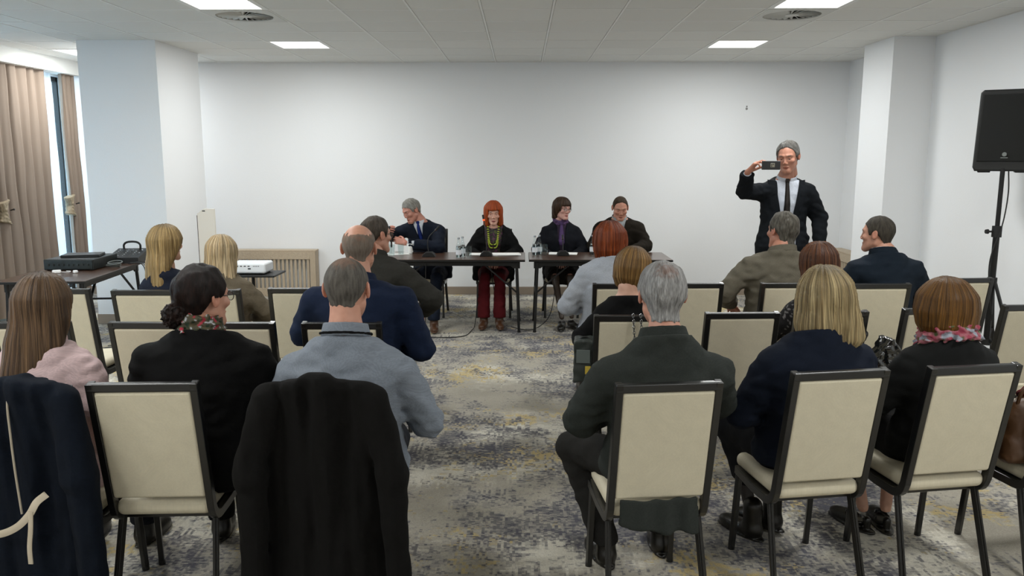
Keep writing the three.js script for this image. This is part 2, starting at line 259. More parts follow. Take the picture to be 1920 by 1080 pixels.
foldingTable('folding_table', 'dark walnut folding table before the brown haired woman, with free right end', [0.828, 0, -8.62], 0, 1.495, 0.68, 'panel tables');
foldingTable('equipment_table', 'dark walnut folding table carrying sound equipment by the curtains', [-4.19, 0, -7.42], 0.1 + Math.PI / 2, 1.42, 0.74);

// ---------- things on the panel table ----------
const mGlassware = new THREE.MeshPhysicalMaterial({ color: '#f4f8f8', roughness: 0.03, transmission: 1, thickness: 0, ior: 1.45 });
const mWater = new THREE.MeshPhysicalMaterial({ color: '#eef6f8', roughness: 0.02, transmission: 1, thickness: 0.05, ior: 1.33 });
const mPaper = M('#f2f2ef', 0.9), mSteel = M('#b9bbbd', 0.25, { metalness: 1 });
const TT = 0.7805;
function bottle(x, z, label) {
  const t = thing('water_bottle', label, 'bottle', [x * KT, TT, z * KT], 0, 'small water bottles on the panel tables');
  part(t, 'glass', lathe([[0, 0], [0.026, 0], [0.029, 0.004], [0.029, 0.10], [0.026, 0.125], [0.0125, 0.165], [0.0115, 0.20], [0.0125, 0.203]], 20), mGlassware);
  part(t, 'water', lathe([[0, 0.005], [0.0265, 0.006], [0.0265, 0.10], [0.022, 0.125], [0, 0.128]], 18), mWater);
  part(t, 'label_band', lathe([[0.0295, 0.035], [0.0297, 0.036], [0.0297, 0.085], [0.0295, 0.086]], 24), M('#d9dce0', 0.6));
  part(t, 'cap', lathe([[0, 0.216], [0.012, 0.216], [0.0135, 0.212], [0.0135, 0.198]], 16), mSteel);
}
bottle(-0.69, -8.74, 'water bottle beside the red haired speaker');
bottle(-0.655, -8.86, 'water bottle just behind another, left of red haired speaker');
bottle(0.15, -8.99, 'left one of two water bottles at the table joint');
bottle(0.205, -9.06, 'right one of two water bottles at the table joint');
bottle(0.806, -9.06, 'water bottle between the brown haired woman and red haired head');
function tumbler(x, z, label) {
  const t = thing('drinking_glass', label, 'glass', [x * KT, TT, z * KT], 0, 'drinking glasses on the panel tables');
  part(t, 'glass', lathe([[0, 0], [0.028, 0], [0.030, 0.004], [0.034, 0.12], [0.0325, 0.12], [0.0285, 0.012], [0, 0.010]], 24), mGlassware);
}
tumbler(-0.585, -8.80, 'clear glass beside bottles left of red haired speaker');
tumbler(0.262, -9.0, 'clear tall glass left of the brown haired woman');
tumbler(-1.37, -9.03, 'clear glass before the white haired man in blue tie');
tumbler(-1.46, -8.94, 'clear glass at the left end of the panel table');
{
  const t = thing('paper_cup', 'white paper cup before the blue tie of the white haired man', 'cup', [-1.237, TT, -8.821]);
  part(t, 'cup', lathe([[0, 0.004], [0.026, 0.004], [0.0265, 0], [0.037, 0.105], [0.039, 0.107], [0.038, 0.11], [0.0355, 0.107], [0.025, 0.008], [0, 0.008]], 24), mPaper);
  const b = thing('pump_bottle', 'clear plastic sanitiser bottle at the left panel seat', 'bottle', [-1.469, TT, -8.783]);
  part(b, 'bottle_body', lathe([[0, 0], [0.030, 0], [0.034, 0.005], [0.034, 0.13], [0.028, 0.15], [0.014, 0.165], [0.014, 0.175], [0, 0.175]], 20), M('#dfe4e6', 0.25));
  part(b, 'pump', merge(cyl([0, 0.175, 0], [0, 0.19, 0], 0.015), cyl([0, 0.19, 0], [0, 0.215, 0], 0.005), rb(0.018, 0.012, 0.05, 0.004, 0, 0.218, 0.012)), M('#f4f4f4', 0.4));
}
function papers(x, z, turn, label, n = 3) {
  const t = thing('paper_stack', label, 'papers', [x * KT, TT, z * KT], turn, 'papers on the panel tables'), r = rng(Math.round(x * 100) + 900);
  for (let k = 0; k < n; k++) { const g = bx(0.21, 0.0016, 0.297, (r() - 0.5) * 0.03, 0.001 + 0.002 * k, (r() - 0.5) * 0.03); g.rotateY((r() - 0.5) * 0.2); part(t, 'sheet', g, mPaper); }
}
papers(-0.42, -9.05, 1.5, 'white papers under the microphone of the red haired speaker');
papers(-0.17, -9.05, 1.62, 'white papers right of the microphone of the red haired speaker', 5);
papers(0.47, -9.14, 1.5, 'white papers before the brown haired woman');
papers(-1.42, -9.16, 0.3, 'white papers before the white haired man', 2);
function mic(x, z, pts, label, lit) {
  const t = thing('gooseneck_microphone', label, 'microphone', [x * KT, TT, z * KT], 0, 'microphones on the panel tables');
  const bs = extr([[-0.065, 0], [0.065, 0], [0.055, 0.022], [0.03, 0.042], [-0.03, 0.042], [-0.055, 0.022]], 0.12, 0.004); bs.translate(0, 0.004, -0.06); part(t, 'base', bs, mDarkMetal);
  part(t, 'gooseneck', tube(pts, 0.0055, 30, 8), mDarkMetal);
  const e = pts[pts.length - 1], f = pts[pts.length - 2], d = V(...e).sub(V(...f)).normalize(), tip = V(...e).addScaledVector(d, 0.05);
  part(t, 'capsule', merge(cyl(e, tip.toArray(), 0.010, 0.0115), new THREE.SphereGeometry(0.0115, 12, 8).translate(tip.x, tip.y, tip.z)), M('#1c1c1c', 0.8));
  const r0 = V(...e).addScaledVector(d, -0.008), r1 = V(...e).addScaledVector(d, 0.006);
  part(t, 'light_ring', cyl(r0.toArray(), r1.toArray(), 0.0125, 0.0125, 16), lit ? new THREE.MeshStandardMaterial({ color: '#a01408', emissive: new THREE.Color(1, 0.12, 0.03), emissiveIntensity: 1.4 }) : M('#2a0d0b', 0.4));
}
mic(-1.03, -8.86, [[0, 0.03, 0], [-0.015, 0.12, -0.01], [-0.005, 0.2, -0.03], [0.07, 0.28, -0.06]], 'microphone on thin neck before the white haired man in navy');
mic(-0.395, -8.93, [[0, 0.03, 0], [0.0, 0.15, -0.02], [-0.01, 0.27, -0.05], [-0.03, 0.38, -0.09]], 'microphone with a red light ring before the red haired speaker', true);
mic(0.47, -8.98, [[0, 0.03, 0], [0, 0.08, -0.02], [0, 0.13, -0.05], [0, 0.17, -0.09]], 'short microphone before the brown haired woman');
function floorCable(pts, label, r = 0.0045) { const t = new THREE.Mesh(tube(pts, r, 90, 6), M('#141414', 0.6)); t.name = numbered('floor_cable'); tag(t, label, 'cable', 'black cables under the panel tables'); scene.add(t); }
floorCable([[-1.002, 0.735, -8.301], [-1.011, 0.367, -8.301], [-1.021, 0.05, -8.282], [-1.040, 0.006, -8.137], [-0.944, 0.006, -8.041], [-0.751, 0.006, -8.022], [-0.597, 0.006, -8.089], [-0.530, 0.006, -8.378], [-0.510, 0.02, -8.619], [-0.481, 0.315, -8.715], [-0.433, 0.714, -8.667]], 'black cable looping on the carpet from the left panel microphone');
floorCable([[-0.347, 0.735, -8.686], [-0.289, 0.315, -8.763], [-0.193, 0.006, -8.860], [-0.077, 0.006, -8.523], [0.077, 0.006, -8.397], [0.193, 0.006, -8.571], [0.318, 0.1, -8.763], [0.404, 0.714, -8.686]], 'black cable on the carpet between the two panel tables');

// ---------- radiator covers ----------
const oak = dataTex(128, 512, (i, j) => { const g = 10 * tnoise(i / 128, j / 512, 8, 1, 31) + 6 * tnoise(i / 128, j / 512, 22, 3, 32); return [176 + g, 160 + g, 138 + g * 0.8]; }, true);
const mOak = M('#ffffff', 0.6, { map: oak });
function radiatorCover(label, pos, turn, w, h, slats) {
  const t = thing('radiator_cover', label, 'radiator cover', pos, turn), d = 0.16, b = 0.075;
  part(t, 'top_board', rb(w + 0.01, 0.022, d + 0.012, 0.004, 0, h - 0.011, 0), mOak);
  part(t, 'frame', merge(rb(b, h - 0.022, 0.025, 0.003, -w / 2 + b / 2, (h - 0.022) / 2, d / 2), rb(b, h - 0.022, 0.025, 0.003, w / 2 - b / 2, (h - 0.022) / 2, d / 2), rb(w - 2 * b, 0.10, 0.025, 0.003, 0, h - 0.072, d / 2), rb(w - 2 * b, 0.11, 0.025, 0.003, 0, 0.055, d / 2), rb(0.02, h - 0.022, d, 0.003, -w / 2 + 0.01, (h - 0.022) / 2, 0), rb(0.02, h - 0.022, d, 0.003, w / 2 - 0.01, (h - 0.022) / 2, 0)), mOak);
  const n = slats, iw = w - 2 * b, p = iw / n, gs = rb(p * 0.56, h - 0.22, 0.016, 0.003, 0, 0, 0, 1);
  for (let k = 0; k < n; k++) part(t, 'slat', gs, mOak).position.set(-iw / 2 + (k + 0.5) * p, (h - 0.022) / 2 + 0.005, d / 2 - 0.006);
  part(t, 'radiator', merge(Array.from({ length: n }, (_, k) => rb(p * 0.8, h - 0.14, 0.03, 0.01, -iw / 2 + (k + 0.02) * p + p * 0.5, h / 2, -0.01, 1))), M('#dcdcd8', 0.5), 'white radiator ribs inside the cover');
}
radiatorCover('taupe slatted radiator cover on the back wall behind projector', [-3.29, 0, ZB + 0.11], 0, 1.1, 0.62, 17);
radiatorCover('taupe radiator cover corner beyond the standing man', [XR - 0.11, 0, -10.0], -Math.PI / 2, 1.1, 0.66, 20);

// ---------- projector, stand, board ----------
{
  const s = thing('projector_stand', 'small black stand under the white projector', 'stand', [-2.72, 0, -8.0]);
  part(s, 'tray', rb(0.55, 0.02, 0.4, 0.006, 0, 0.665, 0), mDarkMetal);
  part(s, 'pole', cyl([0, 0.05, 0], [0, 0.66, 0], 0.02, 0.016), mDarkMetal);
  for (let k = 0; k < 3; k++) { const a = k * 2.094 + 0.4; part(s, 'leg', barBetween([0, 0.28, 0], [0.3 * Math.sin(a), 0.012, 0.3 * Math.cos(a)], 0.02, 0.02, 0.004), mDarkMetal); }
  const p = thing('projector', 'white projector with a row of sockets facing the audience', 'projector', [-2.73, 0.675, -8.0]);
  part(p, 'body', rb(0.36, 0.105, 0.27, 0.022, 0, 0.063, 0, 4), M('#dfe2e4', 0.4));
  const mSock = M('#26282c', 0.5); for (let k = 0; k < 8; k++) part(p, 'socket', k < 4 ? rb(0.022, 0.010, 0.006, 0.002, -0.10 + 0.038 * k, 0.085, 0.134, 1) : rb(0.008, 0.010, 0.006, 0.002, 0.062 + 0.017 * (k - 4), 0.085, 0.134, 1), mSock);
  part(p, 'power_socket', rb(0.03, 0.014, 0.006, 0.002, 0.02, 0.06, 0.134, 1), mSock);
  part(p, 'lens', merge(cyl([-0.09, 0.065, -0.13], [-0.09, 0.065, -0.145], 0.036), cyl([-0.09, 0.065, -0.14], [-0.09, 0.065, -0.147], 0.026)), M('#111315', 0.1));
  for (const q of [[-0.14, -0.1], [0.14, -0.1], [-0.14, 0.1], [0.14, 0.1]]) part(p, 'foot', cyl([q[0], 0, q[1]], [q[0], 0.016, q[1]], 0.012, 0.012, 10), mDarkMetal);
  const b = thing('display_board', 'tall narrow cream board with dark edge beside left column', 'board', [-3.30, 0, -8.35], 0.12);
  part(b, 'panel', extr([[-0.085, 0.02], [0.085, 0.02], [0.085, 1.298], [-0.02, 1.298], [-0.085, 1.25]], 0.03, 0.003).translate(0, 0, -0.015), M('#d9d3c8', 0.6));
  part(b, 'edge_strip', merge(rb(0.01, 1.21, 0.036, 0.003, -0.088, 0.63, 0)), M('#4a3f3a', 0.6), 'dark brown edge strip');
  part(b, 'base', rb(0.3, 0.03, 0.28, 0.006, 0, 0.015, 0), mDarkMetal);
  part(b, 'clip', rb(0.03, 0.01, 0.006, 0.002, -0.02, 1.28, 0.019, 1), mDarkMetal);
}
// ---------- sound equipment on the side table ----------
{
  const c = thing('amplifier_case', 'black rack mixer case on the equipment table', 'amplifier', [-4.256, TT, -7.637], 0.05);
  part(c, 'case', rb(0.46, 0.10, 0.5, 0.008, 0, 0.055, 0), M('#0e1312', 0.4));
  part(c, 'front_panel', rb(0.44, 0.08, 0.006, 0.002, 0, 0.055, 0.252), M('#17201f', 0.35));
  for (let k = 0; k < 9; k++) part(c, 'knob', cyl([-0.18 + 0.045 * k, 0.055, 0.254], [-0.18 + 0.045 * k, 0.055, 0.268], 0.010, 0.008, 12), M('#1f2422', 0.5));
  for (const q of [[-0.2, 0.22], [0.2, 0.22], [-0.2, -0.22], [0.2, -0.22]]) part(c, 'foot', cyl([q[0], 0, q[1]], [q[0], 0.008, q[1]], 0.014, 0.014, 10), mDarkMetal);
  const n = thing('laptop', 'closed black laptop lying on the mixer case', 'laptop', [-4.247, TT + 0.106, -7.656], 0.25);
  part(n, 'base', rb(0.34, 0.014, 0.24, 0.005, 0, 0.007, 0), M('#16191a', 0.5)); part(n, 'lid', rb(0.34, 0.008, 0.24, 0.004, 0, 0.019, 0), M('#101213', 0.35));
  const b = thing('mixing_console', 'small dark mixing console with carry handle beside the mixer case', 'mixer', [-4.016, TT, -8.075], 0.1);
  const prof = extr([[-0.16, 0], [0.16, 0], [0.16, 0.11], [-0.16, 0.05]], 0.3, 0.004); prof.rotateY(Math.PI / 2); prof.translate(-0.15, 0.004, 0); part(b, 'body', prof, M('#1b1d1f', 0.45));
  part(b, 'handle', tube([[-0.08, 0.1, -0.12], [-0.08, 0.16, -0.12], [-0.05, 0.185, -0.12], [0.05, 0.185, -0.12], [0.08, 0.16, -0.12], [0.08, 0.1, -0.12]], 0.011, 40, 8), mDarkMetal);
  const r = rng(44), kg = [0.006, 0.008].map((q) => new THREE.CylinderGeometry(q * 0.8, q, 0.014, 10)), kc = ['#8a8d90', '#3b3e42', '#b0b3b4'].map((x) => M(x, 0.5));
  for (let a = 0; a < 6; a++) for (let k = 0; k < 5; k++) part(b, 'knob', kg[(a + k) % 2], kc[Math.floor(r() * 3)]).position.set(-0.11 + a * 0.044, 0.066 + 0.0187 * (2 - k) * -1 * -0.55 + 0.02, -0.09 + k * 0.045 - 0.0);
  const w = thing('coiled_cable', 'grey coiled cables heaped before the mixing console', 'cable', [-3.939, TT, -7.608]);
  part(w, 'coil', merge([0, 1, 2, 3].map((k) => { const g = new THREE.TorusGeometry(0.055 + 0.008 * (k % 2), 0.006, 6, 26); g.rotateX(Math.PI / 2 + 0.12 * (k - 1.5)); g.translate(0.01 * k, 0.012 + 0.013 * k, 0.006 * k); return g; })), M('#5d6260', 0.55));
  const a1 = thing('power_adapter', 'small white power adapter on the equipment table', 'adapter', [-4.266, TT, -7.223], 0.4); part(a1, 'case', rb(0.07, 0.028, 0.045, 0.008, 0, 0.014, 0), M('#ececea', 0.4)); part(a1, 'cord', tube([[0.03, 0.008, 0], [0.09, 0.006, 0.01], [0.11, 0.006, -0.04], [0.07, 0.006, -0.08]], 0.003, 24, 6), M('#ececea', 0.5));
  const a2 = thing('plug', 'white plug lying beside the power adapter', 'plug', [-4.093, TT, -7.223], 1.1); part(a2, 'body', rb(0.035, 0.026, 0.035, 0.008, 0, 0.013, 0), M('#ececea', 0.4)); for (const s of [-1, 1]) part(a2, 'pin', cyl([0.008 * s, 0.013, 0.017], [0.008 * s, 0.013, 0.036], 0.0022), mSteel);
  for (let k = 0; k < 3; k++) { const t = new THREE.Mesh(tube([[-3.90 + 0.0 * k, 0.792, -7.93 + 0.05 * k], [-3.79 + 0.01 * k, 0.792, -7.92 + 0.05 * k], [-3.755 + 0.01 * k, 0.74, -7.92 + 0.05 * k], [-3.765 + 0.02 * k, 0.4, -7.9 + 0.06 * k], [-3.77, 0.1, -7.88 + 0.06 * k], [-3.83, 0.008, -7.85 + 0.06 * k], [-4.05, 0.008, -7.7 + 0.1 * k]], 0.005, 60, 6), M(k === 1 ? '#3a3d40' : '#161718', 0.6)); t.name = numbered('hanging_cable'); tag(t, ['black cable hanging at the far corner of the equipment table', 'grey cable hanging in the middle at the equipment table end', 'black cable hanging nearest at the equipment table end'][k], 'cable', 'cables hanging at the equipment table'); scene.add(t); }
}
// ---------- loudspeaker on its stand ----------
{
  const s = thing('speaker_stand', 'black tripod stand carrying the loudspeaker at the right wall', 'stand', [3.84, 0, -6.5]);
  part(s, 'pole', merge(cyl([0, 0.3, 0], [0, 1.25, 0], 0.0245), cyl([0, 1.2, 0], [0, 1.74, 0], 0.0175)), mDarkMetal);
  for (const [a, b] of [[1.19, 1.28], [0.79, 0.86], [0.30, 0.35]]) part(s, 'collar', cyl([0, a, 0], [0, b, 0], 0.037), M('#0d0d0d', 0.6));
  part(s, 'knob', merge(cyl([-0.03, 1.235, 0], [-0.075, 1.235, 0], 0.008), cyl([-0.07, 1.235, 0], [-0.09, 1.235, 0], 0.02, 0.017, 12)), M('#0d0d0d', 0.6));
  for (let k = 0; k < 3; k++) { const a = k * 2.094 + 0.35, sx = Math.sin(a), cz = Math.cos(a); const l = part(s, 'leg', merge(barBetween([0.03 * sx, 0.82, 0.03 * cz], [0.36 * sx, 0.02, 0.36 * cz], 0.03, 0.022, 0.005), barBetween([0.03 * sx, 0.32, 0.03 * cz], [0.2 * sx, 0.42, 0.2 * cz], 0.018, 0.012, 0.003)), mDarkMetal); part(l, 'rubber_foot', cyl([0.36 * sx, 0.0, 0.36 * cz], [0.355 * sx, 0.04, 0.355 * cz], 0.022, 0.02, 10), M('#0a0a0a', 0.9)); }
  part(s, 'cable', tube([[0.03, 1.72, 0.03], [0.05, 1.55, 0.02], [0.02, 1.3, 0.035], [-0.05, 1.0, 0.03], [-0.03, 0.7, 0.04], [0.03, 0.4, 0.05], [0.1, 0.02, 0.1]], 0.005, 60, 6), M('#0b0b0b', 0.6));
  const p = thing('loudspeaker', 'black loudspeaker box on tripod stand at the right edge', 'loudspeaker', [3.84, 1.715, -6.5], -0.5);
  const g = extr([[-0.20, 0.02], [-0.19, 0], [0.19, 0], [0.20, 0.02], [0.185, 0.60], [0.17, 0.615], [-0.17, 0.615], [-0.185, 0.60]], 0.30, 0.012); g.translate(0, 0.014, -0.30);
  part(p, 'cabinet', g, M('#0d0f0e', 0.55));
  const mGrill = M('#0a0d0a', 0.7, { bumpMap: weave.clone(), bumpScale: 0.002 }); mGrill.bumpMap.repeat.set(60, 60); mGrill.bumpMap.needsUpdate = true;
  part(p, 'grille', extr([[-0.185, 0.075], [0.185, 0.075], [0.172, 0.59], [-0.172, 0.59]], 0.012, 0.004).translate(0, 0.01, 0.012), mGrill);
  part(p, 'badge', merge(cyl([0, 0.135, 0.024], [0, 0.135, 0.034], 0.018, 0.016, 18), rb(0.05, 0.008, 0.006, 0.002, 0, 0.108, 0.029, 1)), M('#7d8280', 0.35, { metalness: 0.6 }));
  for (const x of [-0.13, 0.13]) part(p, 'foot', rb(0.09, 0.018, 0.26, 0.006, x, 0.0, -0.14), M('#0a0a0a', 0.8));
}
// small marks left on the back wall
[[2.94, 2.464, 'upper small nail and screw mark on the back wall'], [2.97, 1.327, 'lower small screw mark on the back wall']].forEach(([x, y, l]) => { const t = thing('wall_plug', l, 'screw', [x, y, ZB], 0, 'old fixings in the back wall'); part(t, 'screw', cyl([0, 0, 0], [0, 0, 0.008], 0.016, 0.012, 12), M('#8f8d8a', 0.5)); part(t, 'stub', cyl([0.0, 0.03, 0], [0.0, 0.03, 0.012], 0.007, 0.007, 8), M('#56514d', 0.6)); });
// ---------- distance fields meshed with surface nets ----------
function surfNet(sdf, mn, mx, cell, colFn, uvFn) {
  const nx = Math.ceil((mx[0] - mn[0]) / cell) + 1, ny = Math.ceil((mx[1] - mn[1]) / cell) + 1, nz = Math.ceil((mx[2] - mn[2]) / cell) + 1;
  const F = new Float32Array(nx * ny * nz), B = 5, near = B * cell * 0.87 * 1.7 + 0.02;
  for (let k0 = 0; k0 < nz; k0 += B) for (let j0 = 0; j0 < ny; j0 += B) for (let i0 = 0; i0 < nx; i0 += B) {
    const d0 = sdf(mn[0] + (i0 + B / 2) * cell, mn[1] + (j0 + B / 2) * cell, mn[2] + (k0 + B / 2) * cell), far = Math.abs(d0) > near;
    for (let k = k0; k < Math.min(nz, k0 + B); k++) for (let j = j0; j < Math.min(ny, j0 + B); j++) { let o = (k * ny + j) * nx + i0; for (let i = i0; i < Math.min(nx, i0 + B); i++, o++) F[o] = far ? d0 : sdf(mn[0] + i * cell, mn[1] + j * cell, mn[2] + k * cell); }
  }
  const pos = [], vi = new Int32Array(nx * ny * nz).fill(-1), idx = [], sx = 1, sy = nx, sz = nx * ny;
  const E = [[0, sx], [0, sy], [0, sz], [sx, sx + sy], [sx, sx + sz], [sy, sy + sx], [sy, sy + sz], [sz, sz + sx], [sz, sz + sy], [sx + sy, sx + sy + sz], [sx + sz, sx + sz + sy], [sy + sz, sy + sz + sx]];
  const cx = (o) => [o % nx, Math.floor(o / nx) % ny, Math.floor(o / sz)];
  const off = E.map(([a, b]) => [cx(a), cx(b)]);
  for (let k = 0; k < nz - 1; k++) for (let j = 0; j < ny - 1; j++) for (let i = 0; i < nx - 1; i++) {
    const o = (k * ny + j) * nx + i; let neg = 0;
    if (F[o] < 0) neg++; if (F[o + 1] < 0) neg++; if (F[o + sy] < 0) neg++; if (F[o + sy + 1] < 0) neg++; if (F[o + sz] < 0) neg++; if (F[o + sz + 1] < 0) neg++; if (F[o + sz + sy] < 0) neg++; if (F[o + sz + sy + 1] < 0) neg++;
    if (neg === 0 || neg === 8) continue;
    let X = 0, Y = 0, Z = 0, n = 0;
    for (let e = 0; e < 12; e++) { const a = F[o + E[e][0]], b = F[o + E[e][1]]; if ((a < 0) === (b < 0)) continue; const t = a / (a - b), p = off[e][0], q = off[e][1]; X += p[0] + (q[0] - p[0]) * t; Y += p[1] + (q[1] - p[1]) * t; Z += p[2] + (q[2] - p[2]) * t; n++; }
    vi[o] = pos.length / 3; pos.push(mn[0] + (i + X / n) * cell, mn[1] + (j + Y / n) * cell, mn[2] + (k + Z / n) * cell);
  }
  const quad = (a, b, c, d, flip) => { if (a < 0 || b < 0 || c < 0 || d < 0) return; if (flip) idx.push(a, c, b, a, d, c); else idx.push(a, b, c, a, c, d); };
  for (let k = 1; k < nz - 1; k++) for (let j = 1; j < ny - 1; j++) for (let i = 1; i < nx - 1; i++) {
    const o = (k * ny + j) * nx + i, s = F[o] < 0;
    if (s !== (F[o + sx] < 0)) quad(vi[o - sy - sz], vi[o - sz], vi[o], vi[o - sy], !s);
    if (s !== (F[o + sy] < 0)) quad(vi[o - sx - sz], vi[o - sx], vi[o], vi[o - sz], !s);
    if (s !== (F[o + sz] < 0)) quad(vi[o - sx - sy], vi[o - sy], vi[o], vi[o - sx], !s);
  }
  const g = new THREE.BufferGeometry(); g.setAttribute('position', new THREE.Float32BufferAttribute(pos, 3)); g.setIndex(idx); g.computeVertexNormals();
  const n = pos.length / 3, uv = new Float32Array(n * 2), col = colFn ? new Float32Array(n * 3) : null;
  for (let i = 0; i < n; i++) {
    const x = pos[3 * i], y = pos[3 * i + 1], z = pos[3 * i + 2];
    if (uvFn) { const w = uvFn(x, y, z); uv[2 * i] = w[0]; uv[2 * i + 1] = w[1]; } else { uv[2 * i] = (x + z) * 2; uv[2 * i + 1] = (y + 0.35 * z) * 2; }
    if (col) { const c = colFn(x, y, z); col[3 * i] = c[0]; col[3 * i + 1] = c[1]; col[3 * i + 2] = c[2]; }
  }
  g.setAttribute('uv', new THREE.BufferAttribute(uv, 2)); if (col) g.setAttribute('color', new THREE.BufferAttribute(col, 3));
  return g;
}
const smin = (a, b, k) => { const h = Math.max(k - Math.abs(a - b), 0) / k; return Math.min(a, b) - h * h * k * 0.25; };
const smax = (a, b, k) => -smin(-a, -b, k);
function cap(px, py, pz, a, b, ra, rb_) { const bx_ = b[0] - a[0], by = b[1] - a[1], bz = b[2] - a[2], ax = px - a[0], ay = py - a[1], az = pz - a[2]; const h = clamp((ax * bx_ + ay * by + az * bz) / (bx_ * bx_ + by * by + bz * bz + 1e-9), 0, 1); const x = ax - bx_ * h, y = ay - by * h, z = az - bz * h; return Math.sqrt(x * x + y * y + z * z) - (ra + (rb_ - ra) * h); }
function ell(x, y, z, rx, ry, rz) { const a = x / rx, b = y / ry, c = z / rz, k0 = Math.sqrt(a * a + b * b + c * c), d = a / rx, e = b / ry, f = c / rz, k1 = Math.sqrt(d * d + e * e + f * f); return k1 < 1e-6 ? -Math.min(rx, ry, rz) : k0 * (k0 - 1) / k1; }
function ell2(x, z, rx, rz) { const a = x / rx, c = z / rz, k0 = Math.sqrt(a * a + c * c), d = a / rx, f = c / rz, k1 = Math.sqrt(d * d + f * f); return k1 < 1e-6 ? -Math.min(rx, rz) : k0 * (k0 - 1) / k1; }
// loft of ellipses: rows [y, halfWidth, halfDepth, cz, cx], y rising
function loft(rows) {
  const n = rows.length, y0 = rows[0][0], y1 = rows[n - 1][0];
  return (x, y, z, off = 0, capK = 0.03) => {
    const yy = clamp(y, y0, y1); let i = 0; while (i < n - 2 && rows[i + 1][0] < yy) i++;
    const a = rows[i], b = rows[i + 1]; let t = (yy - a[0]) / (b[0] - a[0]); t = t * t * (3 - 2 * t) * 0.5 + t * 0.5;
    const w = a[1] + (b[1] - a[1]) * t + off, d = a[2] + (b[2] - a[2]) * t + off, cz = a[3] + (b[3] - a[3]) * t, cx = (a[4] || 0) + ((b[4] || 0) - (a[4] || 0)) * t;
    const e = ell2(x - cx, z - cz, w, d); return smax(e, Math.max(y - y1, y0 - y), capK);
  };
}
// ---------- skin, hair and cloth ----------
const mSkin = new THREE.MeshPhysicalMaterial({ color: '#ffffff', vertexColors: true, roughness: 0.5 });
const strand = dataTex(512, 128, (i, j) => { const u = i / 512, v = j / 128; let a = 205 + 55 * tnoise(u, v, 18, 0.5, 51) + 45 * tnoise(u, v, 40, 0.8, 57) + 30 * tnoise(u, v, 5, 0.4, 60); return [a, a, a]; }, true);
const strandB = dataTex(512, 128, (i, j) => { const u = i / 512, v = j / 128; return 128 + 70 * tnoise(u, v, 22, 0.5, 51) + 60 * tnoise(u, v, 48, 0.8, 57); });
const cropT = dataTex(256, 256, (i, j) => { const a = 205 + 45 * tnoise(i / 256, j / 256, 26, 7, 71) + 34 * tnoise(i / 256, j / 256, 44, 16, 72); return [a, a, a]; }, true);
const hairMat = (rough = 0.5, crop = false) => new THREE.MeshPhysicalMaterial({ color: '#ffffff', vertexColors: true, map: crop ? cropT : strand, bumpMap: crop ? cropT : strandB, bumpScale: crop ? 0.002 : 0.003, roughness: rough, specularIntensity: 0.45 });
const mHair = hairMat(0.48), mHairCrop = hairMat(0.7, true);
const clothBump = dataTex(256, 256, (i, j) => 128 + 50 * Math.sin((i + j) * 0.785) + 40 * tnoise(i / 256, j / 256, 16, 16, 81) + 40 * tnoise(i / 256, j / 256, 4, 4, 82)); clothBump.repeat.set(6, 6);
const clothTone = dataTex(256, 256, (i, j) => { const v = 236 + 12 * tnoise(i / 256, j / 256, 3, 3, 91) + 10 * tnoise(i / 256, j / 256, 24, 24, 92); return [v, v, v]; }, true); clothTone.repeat.set(3, 3);
const cloth = (c, rough = 0.88, o = {}) => new THREE.MeshPhysicalMaterial({ color: C(c), roughness: rough, map: clothTone, bumpMap: clothBump, bumpScale: 0.0012, specularIntensity: 0.35, ...o });
const mShoeBlack = M('#15130f', 0.3), mShoeBrown = M('#4a2f1c', 0.4);
const lin = (hex) => { const c = C(hex); return [c.r, c.g, c.b]; };
const blend = (a, b, t) => [mix(a[0], b[0], t), mix(a[1], b[1], t), mix(a[2], b[2], t)];

// ---------- head (local: y up, z to the face, metres for an average head) ----------
function headSdf(o) {
  const jaw = o.female ? 0.92 : 1.0, chin = o.female ? 0.021 : 0.026;
  return (x, y, z) => {
    const ax = Math.abs(x);
    let d = ell(x, y - 0.026, z + 0.012, 0.077, 0.090, 0.097);
    d = smin(d, ell(x, y + 0.028, z - 0.030, 0.060 * jaw, 0.085, 0.060), 0.03);
    d = smin(d, cap(ax, y, z, [0.048 * jaw, -0.058, 0.005], [0.012, -0.100, 0.070], 0.022, chin), 0.025);
    d = smin(d, ell(ax - 0.046, y + 0.022, z - 0.066, 0.020, 0.016, 0.016), 0.02);           // cheek
    d = smin(d, cap(ax, y, z, [0.012, 0.026, 0.086], [0.045, 0.024, 0.068], 0.009, 0.008), 0.014); // brow
    d = smax(d, -ell(ax - 0.031, y - 0.004, z - 0.096, 0.019, 0.012, 0.016), 0.012);          // eye hollow
    d = smin(d, cap(x, y, z, [0, 0.012, 0.084], [0, -0.028, 0.100], 0.0075, 0.0105), 0.010);  // nose
    d = smin(d, ell(ax - 0.011, y + 0.034, z - 0.096, 0.008, 0.007, 0.010), 0.006);
    d = smin(d, ell(x, y + 0.064, z - 0.083, 0.024, 0.0065, 0.012), 0.005);                   // lips
    d = smin(d, ell(x, y + 0.075, z - 0.082, 0.019, 0.0065, 0.012), 0.005);
    // ear: a tilted dish with a lobe
    const ez = z + 0.008 - (y) * -0.12, ey = y + 0.002;
    let e = ell(ax - 0.083 - Math.max(0, -ez) * 0.32, ey, ez, 0.0085, 0.033, 0.020);
    e = smax(e, -ell(ax - 0.094 - Math.max(0, -ez) * 0.32, ey - 0.004, ez - 0.002, 0.008, 0.020, 0.011), 0.006);
    d = smin(d, e, 0.010);
    d = smin(d, cap(x, y, z, [0, -0.035, -0.030], [0, -0.155, -0.045], 0.050, 0.055), 0.03);  // neck
    return d;
  };
}
